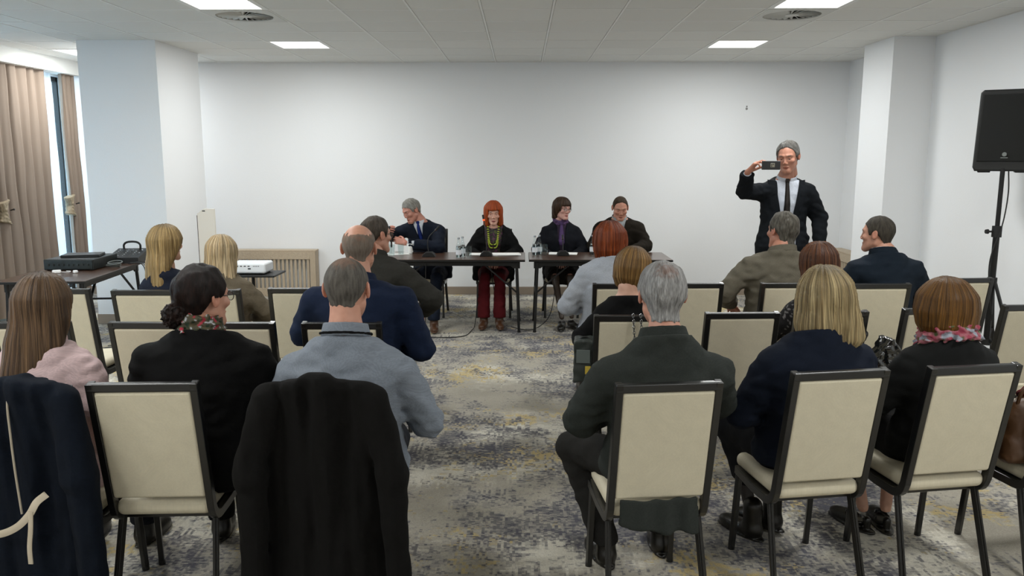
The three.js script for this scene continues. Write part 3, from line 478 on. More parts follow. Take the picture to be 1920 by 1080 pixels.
function headColor(o) {
  const sk = o.skin, red = [sk[0] * 0.98, sk[1] * 0.74, sk[2] * 0.68], lip = o.lip || [sk[0] * 0.72, sk[1] * 0.45, sk[2] * 0.42], brow = o.brow || [0.12, 0.09, 0.07];
  return (x, y, z) => {
    const ax = Math.abs(x), n = noise3(x * 40, y * 40, z * 40);
    let c = [sk[0] * (1 + 0.05 * n), sk[1] * (1 + 0.06 * n), sk[2] * (1 + 0.06 * n)];
    if (ax > 0.079) c = blend(c, red, 0.55);
    if (z > 0.05) {
      c = blend(c, red, 0.4 * (1 - sstep(0.0, 0.022, Math.hypot(x, (y + 0.03) * 1.0))));
      c = blend(c, red, 0.3 * (1 - sstep(0.0, 0.028, Math.hypot(ax - 0.045, y + 0.03))));
      c = blend(c, lip, 0.85 * (1 - sstep(0.7, 1.15, Math.hypot(x / 0.024, (y + 0.0695) / 0.011))));
      if (Math.abs(y + 0.0695) < 0.0022 && ax < 0.021) c = [lip[0] * 0.45, lip[1] * 0.4, lip[2] * 0.4];
      c = blend(c, brow, 0.8 * (1 - sstep(0.6, 1.2, Math.hypot((ax - 0.031) / 0.019, (y - 0.026 - 0.1 * (ax - 0.03)) / 0.0055))));
    }
    if (o.stubble) c = blend(c, [sk[0] * 0.6, sk[1] * 0.58, sk[2] * 0.58], o.stubble * sstep(-0.045, -0.065, y) * sstep(0.0, 0.03, z) * (0.8 + 0.4 * n));
    return c;
  };
}
function paint(g, c) { const n = g.attributes.position.count, a = new Float32Array(n * 3); for (let i = 0; i < n; i++) { a[3 * i] = c[0]; a[3 * i + 1] = c[1]; a[3 * i + 2] = c[2]; } g.setAttribute('color', new THREE.BufferAttribute(a, 3)); return g; }
function eyes(sk, lidA = 1.5) { // eyeballs with iris and pupil, lids left to the hollow
  const gs = []; for (const s of [-1, 1]) { gs.push(paint(new THREE.SphereGeometry(0.0118, 14, 10).translate(s * 0.031, 0.003, 0.0725), [0.42, 0.38, 0.36])); gs.push(paint(new THREE.SphereGeometry(0.0066, 10, 8).translate(s * 0.031, 0.0005, 0.0794), [0.06, 0.05, 0.045])); const lid = new THREE.SphereGeometry(0.0126, 14, 8, 0, 6.283, 0, lidA); lid.rotateX(0.35); lid.translate(s * 0.031, 0.003, 0.0723); gs.push(paint(lid, [sk[0] * 0.86, sk[1] * 0.78, sk[2] * 0.76])); }
  return gs;
}
function mergeColored(gs) { return mergeGeometries(gs.map((g) => { const n = g.index ? g.toNonIndexed() : g; for (const k of Object.keys(n.attributes)) if (!['position', 'normal', 'uv', 'color'].includes(k)) n.deleteAttribute(k); if (!n.attributes.uv) n.setAttribute('uv', new THREE.BufferAttribute(new Float32Array(n.attributes.position.count * 2), 2)); return n; })); }

// ---------- hair ----------
const skull = (x, y, z, t) => ell(x, y - 0.026, z + 0.012, 0.077 + t, 0.090 + t, 0.097 + t);
// height of the hair's lower edge, from forehead (z+) over the ears to the nape (z-)
const hairline = (z, o) => { const P = o.line || [[-0.11, -0.066], [-0.06, -0.064], [-0.035, -0.020], [-0.02, 0.006], [0.012, 0.012], [0.022, -0.012], [0.036, -0.010], [0.044, 0.040], [0.075, 0.066], [0.10, 0.072]]; if (z <= P[0][0]) return P[0][1]; for (let i = 0; i < P.length - 1; i++) if (z <= P[i + 1][0]) return mix(P[i][1], P[i + 1][1], (z - P[i][0]) / (P[i + 1][0] - P[i][0])); return P[P.length - 1][1]; };
function hairSdf(o) {
  const t = o.t ?? 0.012, L = o.rows ? loft(o.rows) : null;
  return (x, y, z) => {
    const th = Math.atan2(x, -z);
    const tt = o.rows ? t : t * (1 - 0.6 * sstep(0.02, 0.085, z)); let d = skull(x, y, z, tt);
    if (!o.rows) d = smin(d, cap(x, y, z, [0, -0.035, -0.030], [0, -0.14, -0.044], 0.050 + 0.6 * tt, 0.054 + 0.5 * tt), 0.02);
    if (o.top) d = smin(d, ell(x - (o.topx || 0), y - o.top[0], z - o.top[1], o.top[2], o.top[3], o.top[4]), 0.03);
    if (o.rows) {
      const ridges = (o.ridge ?? 0.004) * (noise3(th * 5 + 3, y * 2.5, o.seed || 1) + 0.7 * noise3(th * 13, y * 3, (o.seed || 1) + 4));
      const l = L(x, y, z, 0, 0.05) ; d = smin(d, l, 0.035) + ridges;
      const uneven = (o.ends ?? 0.022) * (noise3(th * 3.2, 2, o.seed || 1) + 0.55 * noise3(th * 14, 2, (o.seed || 1) + 2));
      d = smax(d, (o.rows[0][0] + 0.006 + uneven) - y, 0.012);
      // opening for the face
      const f = o.face || [0.054, 0.045, 0.03]; // half width, fringe height, z where it begins
      const wob = 0.006 * noise3(x * 60, y * 20, 5);
      const b = Math.max(Math.abs(x - (o.fx || 0)) - f[0] - wob - (y < -0.09 ? (f[3] || 0) * (-0.09 - y) : 0), y - f[1] - wob, f[2] - z); d = smax(d, -b, 0.012);
      if (o.nape !== undefined) { const nb = Math.max(Math.abs(x) - 0.07, y - o.nape, Math.abs(z) - 0.2); d = Math.max(d, -Math.max(nb, -d - 0.035)); }
    } else {
      d += 0.45 * (o.rough ?? 0.003) * noise3(th * 9, y * 16, 3) + (o.wave ?? 0.002) * noise3(x * 22 + 9, y * 14, z * 22);
      const e = hairline(z, o) + 0.005 * noise3(x * 55, y * 30, z * 55) + 0.007 * noise3(x * 22, 4, z * 22); d = smax(d, e - y, 0.008);
      if (o.bald) { const q = o.bald; d = smax(d, -(ell(x, y - q[0], z - q[1], q[2], q[3], q[4]) + 0.010 * noise3(x * 26, y * 26, z * 26 + 3) + 0.006 * noise3(x * 70, y * 70, z * 70)), 0.004); }
    }
    if (o.bun) { const q = o.bun; const nn = 0.008 * noise3(x * 45, y * 45, z * 45) + 0.006 * noise3(x * 90, y * 60, z * 90); d = smin(d, ell(x - q[0], y - q[1], z - q[2], q[3], q[4], q[5]) + nn, 0.012); }
    return d;
  };
}
function hairColor(o) {
  const a = lin(o.color), b = lin(o.color2 || o.color), root = o.root ? lin(o.root) : null, sc = o.scalp ? lin(o.scalp) : null;
  return (x, y, z) => {
    const th = Math.atan2(x, -z), long = !!o.rows;
    const n = long ? 0.5 + 0.5 * noise3(th * 9, y * 2, (o.seed || 1) + 20) : 0.5 + 0.5 * noise3(th * 8, y * 14, 7 + z * 6), n2 = long ? noise3(th * 22, y * 3, (o.seed || 1) + 33) : noise3(th * 20, y * 30, z * 20);
    let c = blend(a, b, clamp(n + 0.25 * n2, 0, 1));
    if (root) c = blend(c, root, 0.75 * (1 - sstep(0.015, 0.07, Math.hypot(x * 0.8, y - 0.115, z + (o.rootz ?? 0.03)))) * (0.7 + 0.4 * n));
    if (sc) { const q = o.thin; c = blend(c, sc, (q[4] ?? 0.85) * (1 - sstep(0.35, 1.0, Math.hypot(x / q[3], (y - q[0]) / q[2], (z - q[1]) / q[2]) + 0.25 * noise3(x * 50, y * 30, z * 50)))); }
    return c;
  };
}
const hairUv = (x, y, z) => [Math.atan2(x, -z) / 6.2832 * 2 + 0.5, (y + 0.5 * Math.hypot(x, z)) * 1.6];
const cropUv = (x, y, z) => [Math.atan2(x, -z) * 1.5, y * 12];

// ---------- hands ----------
// wrist point, direction of the fingers, palm normal, +1 for the left hand; curls in radians for index..little and thumb
function handBones(w, dir, nor, side, s = 1, curl = [0.35, 0.4, 0.45, 0.5], thumb = 0.4, spread = 0.06) {
  const D = V(...dir).normalize(), N = V(...nor); N.addScaledVector(D, -N.dot(D)).normalize();
  const X = new THREE.Vector3().crossVectors(N, D).multiplyScalar(side); // towards the thumb side
  const W = V(...w), bones = [], at = (x, y, n) => W.clone().addScaledVector(X, x * s).addScaledVector(D, y * s).addScaledVector(N, n * s);
  const arr = (v) => v.toArray();
  const kn = [[0.029, 0.092], [0.0095, 0.097], [-0.0105, 0.093], [-0.029, 0.084]], len = [[0.042, 0.025, 0.021], [0.046, 0.029, 0.022], [0.043, 0.027, 0.022], [0.034, 0.020, 0.019]], rad = [0.0096, 0.0098, 0.0093, 0.0082];
  kn.forEach((k, i) => {
    bones.push([arr(at(k[0] * 0.55, 0.01, 0)), arr(at(k[0], k[1], 0)), 0.0155 * s, 0.0122 * s, 0]);
    let p = at(k[0], k[1], 0), a = curl[i] * 0.8; const sp = (1.5 - i) * spread;
    for (let j = 0; j < 3; j++) { const d = D.clone().multiplyScalar(Math.cos(a)).addScaledVector(N, Math.sin(a)).addScaledVector(X, sp * Math.cos(a)).normalize(), q = p.clone().addScaledVector(d, len[i][j] * s); bones.push([arr(p), arr(q), rad[i] * s * (1 - 0.1 * j), rad[i] * s * (0.93 - 0.1 * j), i + 1]); p = q; a += curl[i] * (j ? 0.75 : 1.1); }
  });
  let p = at(0.026, 0.022, 0.006), q = at(0.050, 0.052, 0.014 + 0.02 * thumb); bones.push([arr(p), arr(q), 0.0155 * s, 0.0115 * s, 5]);
  let r = q.clone().addScaledVector(D, 0.030 * s * Math.cos(thumb)).addScaledVector(N, 0.03 * s * Math.sin(thumb)).addScaledVector(X, 0.012 * s * (1 - thumb)); bones.push([arr(q), arr(r), 0.0108 * s, 0.0098 * s, 5]);
  let u = r.clone().addScaledVector(D, 0.024 * s * Math.cos(thumb * 1.5)).addScaledVector(N, 0.026 * s * Math.sin(thumb * 1.4)).addScaledVector(X, -0.006 * s); bones.push([arr(r), arr(u), 0.0098 * s, 0.0085 * s, 5]);
  return bones;
}
function handGeo(bones, fore, skin, cell) {
  const lo = [9, 9, 9], hi = [-9, -9, -9]; for (const b of bones) for (const e of [b[0], b[1]]) for (let k = 0; k < 3; k++) { lo[k] = Math.min(lo[k], e[k] - 0.03); hi[k] = Math.max(hi[k], e[k] + 0.03); }
  for (let k = 0; k < 3; k++) { lo[k] = Math.min(lo[k], fore[1][k] - 0.045); hi[k] = Math.max(hi[k], fore[1][k] + 0.045); }
  const mid = [0, 1, 2].map((k) => mix(fore[1][k], fore[0][k], 0.16));
  const f = (x, y, z) => {
    let palm = cap(x, y, z, mid, fore[1], 0.030, 0.026); const g = [9, 9, 9, 9, 9, 9];
    for (const b of bones) { const d = cap(x, y, z, b[0], b[1], b[2], b[3]); if (b[4] === 0) palm = smin(palm, d, 0.014); else g[b[4]] = Math.min(g[b[4]], d); }
    let d = palm; for (let i = 1; i < 6; i++) d = smin(d, g[i], i === 5 ? 0.010 : 0.005); return d;
  };
  const col = (x, y, z) => { const n = noise3(x * 60, y * 60, z * 60); return [skin[0] * (0.97 + 0.05 * n), skin[1] * (0.9 + 0.07 * n), skin[2] * (0.88 + 0.07 * n)]; };
  return surfNet(f, lo, hi, cell, col);
}
// ---------- a person ----------
// o: x, z, turn, S (shoulder height), hw (half shoulder width), top (crown height), g (girth), lean, side, head {...}, arms, legs, wear [...]
function person(o) {
  // sizes were read at one distance; k brings them to the distance at which the chairs and tables have their real height
  const k = o.group === aud ? KA : o.group === pan ? KT : 1, up = (y) => 1.81 - (1.81 - y) * k;
  if (k !== 1) {
    const q = (k + 1) / 2 - 0.02; o = { ...o, S: up(o.S), top: up(o.top), hw: o.hw * q, hs: (o.hs ?? 1.1) * q, g: (o.g ?? 1) * q, hip: o.hip ?? 0.56, head: { ...o.head } };
    if (o.head.x) o.head.x *= q;
    if (o.arms) { o.arms = { ...o.arms }; for (const a in o.arms) { const A = o.arms[a] = { ...o.arms[a] }; for (const e of ['elbow', 'wrist']) if (A[e]) A[e] = [A[e][0] * q, up(A[e][1]), A[e][2]]; } }
  }
  const P = thing('person', o.label, 'person', [o.x, 0, o.z], o.turn, o.group);
  const g = o.g ?? 1, S = o.S - 0.035, H = o.hip ?? 0.54, TR = (o.trap ?? 0.09) / 0.09, L = S - H, pz = o.pz ?? 0.025, lean = (o.lean ?? 0.0) - (o.pz === undefined ? 0.07 : 0), side = o.side ?? 0, sl = o.slouch ?? 0.03, sw = o.hw - 0.05, hs = o.hs ?? 1.1, cell = o.cell ?? 0.013, sg = o.seed ?? 1;
  const cz = (y) => { const t = clamp((y - H) / L, -0.3, 1.4); return pz + lean * Math.sign(t) * Math.pow(Math.abs(t), 1.2) - sl * Math.sin(clamp(t, 0, 1) * 3.14); }, cx = (y) => side * clamp((y - H) / L, 0, 1.4);
  const row = (y, w, d, dz = 0) => [y, w, d, cz(y) + dz, cx(y)];
  const belly = o.belly ?? 0, chest = o.bust ?? 0;
  const rows = [row(H - 0.11, 0.165 * g, 0.125 * g), row(H, 0.182 * g, 0.135 * g + belly * 0.5, belly * 0.5), row(H + 0.36 * L, 0.160 * g + belly * 0.3, 0.118 * g + belly, belly), row(H + 0.70 * L, 0.178 * g, 0.125 * g + chest, chest), row(H + 0.86 * L, sw, 0.112 * g + chest * 0.4), row(S - 0.015, sw * 0.90, 0.097 * g), row(S + 0.032 * TR, sw * 0.66, 0.084), row(S + 0.062 * TR, sw * 0.46, 0.074), row(S + 0.09 * TR, 0.078, 0.067), row(S + 0.09 * TR + 0.04, 0.060, 0.060)];
  const T = loft(rows);
  const sh = (s) => [cx(S) + s * (o.hw - 0.068), S - 0.074 + (o.shrug ? (o.shrug[s > 0 ? 0 : 1] || 0) : 0), cz(S - 0.04) - 0.0];
  const arms = [1, -1].map((s) => { const a = (o.arms || {})[s > 0 ? 'L' : 'R'] || {}; const p = sh(s); const el = a.elbow || [cx(S) * 0.7 + s * (o.hw - 0.01), S - 0.33, cz(S - 0.3) + 0.07]; const wr = a.wrist || [s * 0.09, H + 0.10, pz + 0.34]; return { s, p, el, wr, ...a }; });
  const armD = (x, y, z, of) => { let d = 9; for (const a of arms) { d = Math.min(d, smin(cap(x, y, z, a.p, a.el, 0.056 * g + of, 0.044 * g + of), cap(x, y, z, a.el, a.wr, 0.043 * g + of, 0.028 + of), 0.02)); } return d; };
  const legs = [1, -1].map((s) => { const l = (o.legs || {})[s > 0 ? 'L' : 'R'] || {}; return { s, hip: l.hip || [s * 0.095, H - 0.03, pz + 0.02], knee: l.knee || [s * 0.13, H - 0.05, pz + 0.46], ank: l.ank || [s * 0.13, 0.115, pz + 0.44], toe: l.toe || [s * 0.15, 0.035, pz + 0.60] }; });
  const legD = (x, y, z, of, cuff = 0) => { let d = 9; for (const l of legs) d = Math.min(d, smin(cap(x, y, z, l.hip, l.knee, 0.088 * g + of, 0.058 * g + of), cap(x, y, z, l.knee, l.ank, 0.055 * g + of, 0.040 + of + cuff), 0.025)); return d; };
  // head placement
  const hd = o.head, hc = [hd.x ?? cx(S + 0.2), o.top - 0.118 * hs, hd.z ?? cz(S + 0.05) + 0.05];
  const hm = new THREE.Matrix4().compose(V(...hc), new THREE.Quaternion().setFromEuler(new THREE.Euler(hd.pitch || 0, hd.yaw || 0, hd.roll || 0, 'YXZ')), V(hs, hs, hs));
  const skull0 = V(0, -0.06, -0.028).applyMatrix4(hm).toArray(), nb = [cx(S), S + 0.0, cz(S)];
  const skin = o.skin ? lin(o.skin) : lin('#c99a80');
  // body
  const bodyF = (x, y, z) => { let d = T(x, y, z, -0.014); d = smin(d, armD(x, y, z, -0.010), 0.03); d = smin(d, legD(x, y, z, -0.012), 0.03); return smin(d, cap(x, y, z, nb, skull0, 0.062 * (o.neck ?? 1), 0.051 * hs * (o.neck ?? 1)), 0.03); };
  let lo = [9, 0.03, 9], hi = [-9, o.top - 0.1, -9];
  for (const q of [...arms.flatMap((a) => [a.p, a.el, a.wr]), ...legs.flatMap((l) => [l.hip, l.knee, l.ank]), nb, [0, H, pz]]) for (const k of [0, 2]) { lo[k] = Math.min(lo[k], q[k] - 0.22); hi[k] = Math.max(hi[k], q[k] + 0.22); }
  hi[1] = Math.max(hi[1], ...arms.map((a) => a.wr[1] + 0.08)); lo[1] = Math.min(...legs.map((l) => l.ank[1])) - 0.06;
  const skinCol = (x, y, z) => { const n = noise3(x * 30, y * 30, z * 30); if (o.hose && y < H) return o.hose; return [skin[0] * (0.96 + 0.05 * n), skin[1] * (0.94 + 0.06 * n), skin[2] * (0.92 + 0.06 * n)]; };
  const ho = { ...hd, skin };
  const hg = surfNet(headSdf(ho), [-0.12, -0.19, -0.135], [0.12, 0.135, 0.135], hd.cell ?? 0.0055, headColor(ho)); hg.applyMatrix4(hm);
  const pieces = [surfNet(bodyF, lo, hi, Math.max(cell, 0.015), skinCol), hg];
  if (hd.eyes !== false) for (const e of eyes(skin, hd.lid ?? 1.55)) pieces.push(e.applyMatrix4(hm));
  for (const a of arms) { if (a.nohand) continue; const dir = a.dir || [a.wr[0] - a.el[0], a.wr[1] - a.el[1], a.wr[2] - a.el[2]], D = V(...dir).normalize(); pieces.push(handGeo(handBones(V(...a.wr).addScaledVector(D, 0.005).toArray(), dir, a.nor || [0, -1, 0], a.s, hs * 0.98, a.curl, a.thumb, a.spread), [a.el, a.wr], skin, a.cell ?? 0.0065)); }
  part(P, 'body', mergeColored(pieces), mSkin);
  // hair
  if (hd.hair) { const h = hd.hair; const hg2 = surfNet(hairSdf(h), h.min || [-0.15, h.rows ? h.rows[0][0] - 0.02 : -0.12, -0.17], h.max || [0.15, 0.17, 0.15], h.cell ?? 0.005, hairColor(h), h.rows ? hairUv : cropUv); hg2.applyMatrix4(hm); part(P, 'hair', hg2, h.mat || (h.rows ? mHair : mHairCrop), h.label); }
  // clothes
  const fold = (x, y, z, k = 1) => k * (0.010 * (0.42 - Math.abs(noise3(x * 4.5 + sg + 0.6 * y, y * 9 + 2.5 * x, z * 5))) + 0.0045 * noise3(x * 11, y * 17 + sg, z * 12) + 0.006 * nearElbow(x, y, z) * noise3(x * 14, y * 30, z * 14));
  const nearElbow = (x, y, z) => { let m = 0; for (const a of arms) { const d = Math.hypot(x - a.el[0], y - a.el[1], z - a.el[2]); m = Math.max(m, 1 - sstep(0.03, 0.13, d)); } return m; };
  const ctx = { P, S, H, L, cz, cx, rows, T, arms, legs, armD, legD, lo, hi, hm, hc, nb, hs, g, cell, fold, skull0, pz, TR };
  for (const w of o.wear) wear[w.type](ctx, w);
  if (hd.glasses) { const gm = M(hd.glasses === true ? '#1b1b1b' : hd.glasses, 0.3), G = []; for (const s of [-1, 1]) { const r = new THREE.TorusGeometry(0.021, 0.0016, 6, 22); r.scale(1.12, 0.85, 1); r.rotateY(s * 0.12); r.translate(s * 0.031, 0.0, 0.101); G.push(r); G.push(cyl([s * 0.053, 0.006, 0.098], [s * 0.080, 0.010, -0.005], 0.0017, 0.0017, 6)); } G.push(cyl([-0.009, 0.004, 0.104], [0.009, 0.004, 0.104], 0.0015, 0.0015, 6)); const fr = part(P, 'glasses', merge(G).applyMatrix4(hm), gm, 'thin framed glasses'); const lens = [-1, 1].map((s) => { const c = new THREE.CylinderGeometry(0.02, 0.02, 0.001, 20); c.rotateX(Math.PI / 2); c.scale(1.12, 0.85, 1); c.rotateY(s * 0.12); c.translate(s * 0.031, 0, 0.1015); return c; }); lens.forEach((l) => part(fr, 'lens', l.applyMatrix4(hm), mGlassware)); }
  return ctx;
}
const wear = {
  // jacket, shirt, blouse: w.off thickness over the body, hem height, sleeve 0..1 of the forearm (negative: part of the upper arm), neck [back height over S, slope], vee [bottom y, half width at top]
  top(c, w) {
    const of = w.off ?? 0.012, hem = w.hem ?? c.H - 0.11, rows2 = c.rows.map((r) => r.slice());
    rows2[0][0] = Math.min(rows2[0][0], hem - 0.03); const fl = w.flare ?? 0.02; rows2[0][1] += fl; rows2[0][2] += fl; if (w.hemz) { rows2[0][3] += w.hemz; } rows2[1][1] += fl * 0.8; rows2[1][2] += fl * 0.8; rows2[2][1] += (w.loose ?? 0.012); rows2[2][2] += (w.loose ?? 0.012); if (w.pad) { rows2[5][1] += w.pad; rows2[4][1] += w.pad * 0.6; }
    const T2 = loft(rows2), sv = w.sleeve ?? 0.93, A = c.arms.map((a) => ({ ...a, end: sv < 0 ? a.el.map((e, k) => mix(a.p[k], e, -sv)) : a.wr.map((e, k) => mix(a.el[k], e, sv)) }));
    const arm = (x, y, z) => { let d = 9; for (const a of A) { let e; const ps = [a.p[0] + a.s * (w.pad || 0) * 0.7, a.p[1] + (w.pad || 0) * 0.5, a.p[2]]; if (sv < 0) { e = cap(x, y, z, ps, a.end, 0.060 * c.g + of, 0.058 * c.g + of); const ux = a.end[0] - a.p[0], uy = a.end[1] - a.p[1], uz = a.end[2] - a.p[2], ul = Math.hypot(ux, uy, uz); e = smax(e, ((x - a.end[0]) * ux + (y - a.end[1]) * uy + (z - a.end[2]) * uz) / ul, 0.006); } else { e = smin(cap(x, y, z, ps, a.el, 0.054 * c.g + of, 0.046 * c.g + of), cap(x, y, z, a.el, a.end, 0.047 * c.g + of, (w.cuff ?? 0.034) + of), 0.018); const ux = a.end[0] - a.el[0], uy = a.end[1] - a.el[1], uz = a.end[2] - a.el[2], ul = Math.hypot(ux, uy, uz); e = smax(e, ((x - a.end[0]) * ux + (y - a.end[1]) * uy + (z - a.end[2]) * uz) / ul, 0.006); } d = Math.min(d, e); } return d; };
    const nk = w.neck || [0.05, 0.35], wr = w.wrinkle ?? 1, vee = w.vee;
    const f = (x, y, z) => {
      let d = smin(T2(x, y, z, of, 0.02), arm(x, y, z), w.k ?? 0.045);
      if (Math.abs(d) < 0.05) d += c.fold(x, y, z, wr);
      d = smax(d, hem + (w.hemwave ?? 0.01) * noise3(x * 6, 1, z * 6) - y, 0.008);
      d = smax(d, -Math.max((c.S + nk[0] + 0.09 * c.TR - 0.078 - nk[1] * (z - c.cz(c.S))) - y, Math.hypot(x - c.nb[0], z - c.nb[2] - 0.02) - 0.17), 0.01);
      if (w.hole) d = smax(d, -cap(x, y, z, [c.nb[0], c.S + 0.09 * c.TR - 0.04, c.nb[2] + 0.01], [c.nb[0], c.S + 0.2, c.nb[2] + 0.02], w.hole, w.hole * 1.2), 0.008);
      if (vee) { const xx = Math.abs(x - c.cx(y) - (vee[3] || 0)), hwv = vee[1] * clamp((y - vee[0]) / (c.S + 0.03 - vee[0]), 0, 1.2) + (vee[2] || 0); const q = Math.max(xx - hwv, c.cz(y) + 0.02 - z, vee[0] - 0.002 - y); d = smax(d, -q, 0.008); }
      return d;
    };
    const m = Math.max(0.06, of + 0.05), lo = c.lo.slice(), hi = c.hi.slice(); lo[1] = hem - 0.04; hi[1] = Math.max(c.S + 0.16, ...c.arms.map((a) => Math.max(a.el[1], a.wr[1]) + 0.12));
    c[w.name] = part(c.P, w.name, surfNet(f, lo, hi, w.cell ?? c.cell, w.col), w.mat, w.label); return c[w.name];
  },
  // standing or folded collar round the neck: height, radius, gap in front
  collar(c, w) {
    const r = w.r ?? 0.066, h = w.h ?? 0.04, y0 = c.S + 0.045 + (c.TR - 1) * 0.09 + (w.dy ?? 0), th = w.th ?? 0.005, ax = (y) => { const t = clamp((y - c.S) / 0.14, 0, 1); return [mix(c.nb[0], c.skull0[0], t), mix(c.nb[2], c.skull0[2], t)]; };
    const f = (x, y, z) => { const a = ax(y), px = x - a[0], pz2 = z - a[1], yy = y - y0 + (w.slope ?? 0.35) * pz2, rr = r + (w.flare ?? -0.08) * (yy) ; let d = Math.abs(ell2(px, pz2, rr, rr * 0.97)) - th; d = smax(d, Math.abs(yy - h / 2) - h / 2, 0.004); if (w.gap) d = Math.max(d, -Math.max(Math.abs(px) - w.gap * (1 + yy * 8), -pz2)); return d + (w.fold ?? 0.0) * noise3(x * 22, y * 40, z * 22) + 0.001 * noise3(x * 30, y * 30, z * 30); };
    const a = ax(y0); const R = r + 0.05; return part(c.P, w.name || 'collar', surfNet(f, [a[0] - R, y0 - 0.07 - (w.fold ? 0.03 : 0), a[1] - R], [a[0] + R, y0 + h + 0.07, a[1] + R + 0.02], w.cell ?? 0.005, w.col), w.mat, w.label);
  },
  trousers(c, w) {
    const of = w.off ?? 0.008, f = (x, y, z) => { let d = smin(c.T(x, y, z, 0.002), c.legD(x, y, z, of, w.cuff ?? 0.016), 0.05) + c.fold(x, y, z, 0.9); d = Math.max(d, y - (c.H + 0.14)); let a = -9; for (const l of c.legs) { const yy = l.ank[1] - 0.01 - y; if (Math.hypot(x - l.ank[0], z - l.ank[2]) < 0.16) a = Math.max(a, yy); } return smax(d, a, 0.006); };
    const lo = c.lo.slice(), hi = c.hi.slice(); hi[1] = c.H + 0.2; part(c.P, w.name || 'trousers', surfNet(f, lo, hi, w.cell ?? c.cell, null), w.mat, w.label);
  },
  skirt(c, w) { // knee-length, stretched over the thighs
    const k = w.drop ?? 0.06, f = (x, y, z) => { let d = c.T(x, y, z, 0.006); const a = c.legs[0], b = c.legs[1]; let q = smin(cap(x, y, z, a.hip, a.knee, 0.11, 0.085), cap(x, y, z, b.hip, b.knee, 0.11, 0.085), 0.12); if (w.long) q = smin(q, smin(cap(x, y, z, a.knee, [a.ank[0], w.long, a.ank[2]], 0.08, 0.085), cap(x, y, z, b.knee, [b.ank[0], w.long, b.ank[2]], 0.08, 0.085), 0.1), 0.05); d = smin(d, q, 0.06) + c.fold(x, y, z, 0.8); if (!w.long) d = smax(d, z - (Math.max(a.knee[2], b.knee[2]) - k + 0.05), 0.01); return Math.max(d, y - (c.H + 0.15), (w.long ? w.long : 0) - y); };
    const lo = c.lo.slice(), hi = c.hi.slice(); hi[1] = c.H + 0.2; part(c.P, w.name || 'skirt', surfNet(f, lo, hi, c.cell, null), w.mat, w.label);
  },
  shoes(c, w) {
    for (const l of c.legs) {
      const a = l.ank, t = l.toe, dx = t[0] - a[0], dz = t[2] - a[2], n = Math.hypot(dx, dz) || 1, ux = dx / n, uz = dz / n, base = Math.max(0, a[1] - 0.115), y0 = base;
      const f = (x, y, z) => { const px = x - a[0], pz2 = z - a[2], u = px * ux + pz2 * uz, v = px * -uz + pz2 * ux, yy = y - y0; let d = w.heel ? cap(u, yy, v, [0.02, 0.05, 0], [0.15, 0.025, 0], 0.036, 0.026) : cap(u, yy, v, [-0.02, 0.042, 0], [0.145, 0.030, 0], 0.042, 0.030); d = smin(d, ell(u - 0.10, yy - 0.03, v, 0.10, 0.034, 0.043), 0.02); if (!w.low) d = smin(d, cap(u, yy, v, [-0.01, 0.05, 0], [-0.005, w.boot ? 0.16 : 0.10, 0], 0.044, 0.046), 0.02); d = smax(d, 0.006 - yy, 0.004); let sole = Math.max(ell2(u - 0.065, v, 0.145, 0.047), Math.abs(yy - 0.007) - 0.0065); if (w.heel) sole = Math.min(sole, cap(u, yy, v, [-0.035, 0.006, 0], [-0.03, 0.06, 0], 0.014, 0.02)); if (w.low) { d = smax(d, -Math.max(ell2(u - 0.02, v, 0.075, 0.032), 0.045 - yy), 0.005); } return Math.max(Math.min(d, sole), -yy); };
      const r = 0.26, s = part(c.P, 'shoe', surfNet(f, [a[0] - r, y0 - 0.01, a[2] - r], [a[0] + r, y0 + 0.26, a[2] + r], w.cell ?? 0.009, null), w.mat);
    }
  },
  tie(c, w) { // hangs in the opening of the jacket, following the chest
    const y0 = w.y0 ?? c.S + 0.042, y1 = w.y1 ?? c.H + 0.02, n = 16, pos = [], idx = [], prof = []; const front = (y) => { let z = c.cz(y) + 0.25; for (let k = 0; k < 60; k++) { if (c.T(c.cx(y), y, z, w.off ?? 0.016) < 0) break; z -= 0.005; } return z; };
    const gs = []; for (let k = 0; k <= n; k++) { const t = k / n, y = mix(y0, y1, t), hw = k === n ? 0.002 : t < 0.06 ? 0.018 : mix(0.012, 0.040, Math.pow(t, 0.8)), z = front(Math.min(y, c.S - 0.02)) + 0.004 + (y > c.S - 0.02 ? -0.3 * (y - c.S + 0.02) : 0); prof.push([y, hw, z, c.cx(y)]); }
    for (const [y, hw, z, x] of prof) pos.push(x - hw, y, z - 0.004, x, y, z + 0.006, x + hw, y, z - 0.004, x, y, z - 0.008);
    for (let k = 0; k < n; k++) for (let j = 0; j < 4; j++) { const a = k * 4 + j, b = k * 4 + (j + 1) % 4; idx.push(a, a + 4, b, b, a + 4, b + 4); }
    idx.push(0, 1, 2, 0, 2, 3); const gg = new THREE.BufferGeometry(); gg.setAttribute('position', new THREE.Float32BufferAttribute(pos, 3)); gg.setIndex(idx); gg.computeVertexNormals(); part(c.P, 'tie', merge(gg, rb(0.034, 0.032, 0.022, 0.008, c.cx(y0), y0, prof[0][2] + 0.002)), w.mat, w.label);
  },
  lapels(c, w) { // two folded lapels and the collar at the back, lying on the jacket along the opening
    const y1 = w.y ?? c.H + 0.18, of = w.off ?? 0.026;
    const front = (x, y) => { let z = c.cz(y) + 0.3; for (let k = 0; k < 75; k++) { if (c.T(x, y, z, of) < 0) break; z -= 0.004; } return z; };
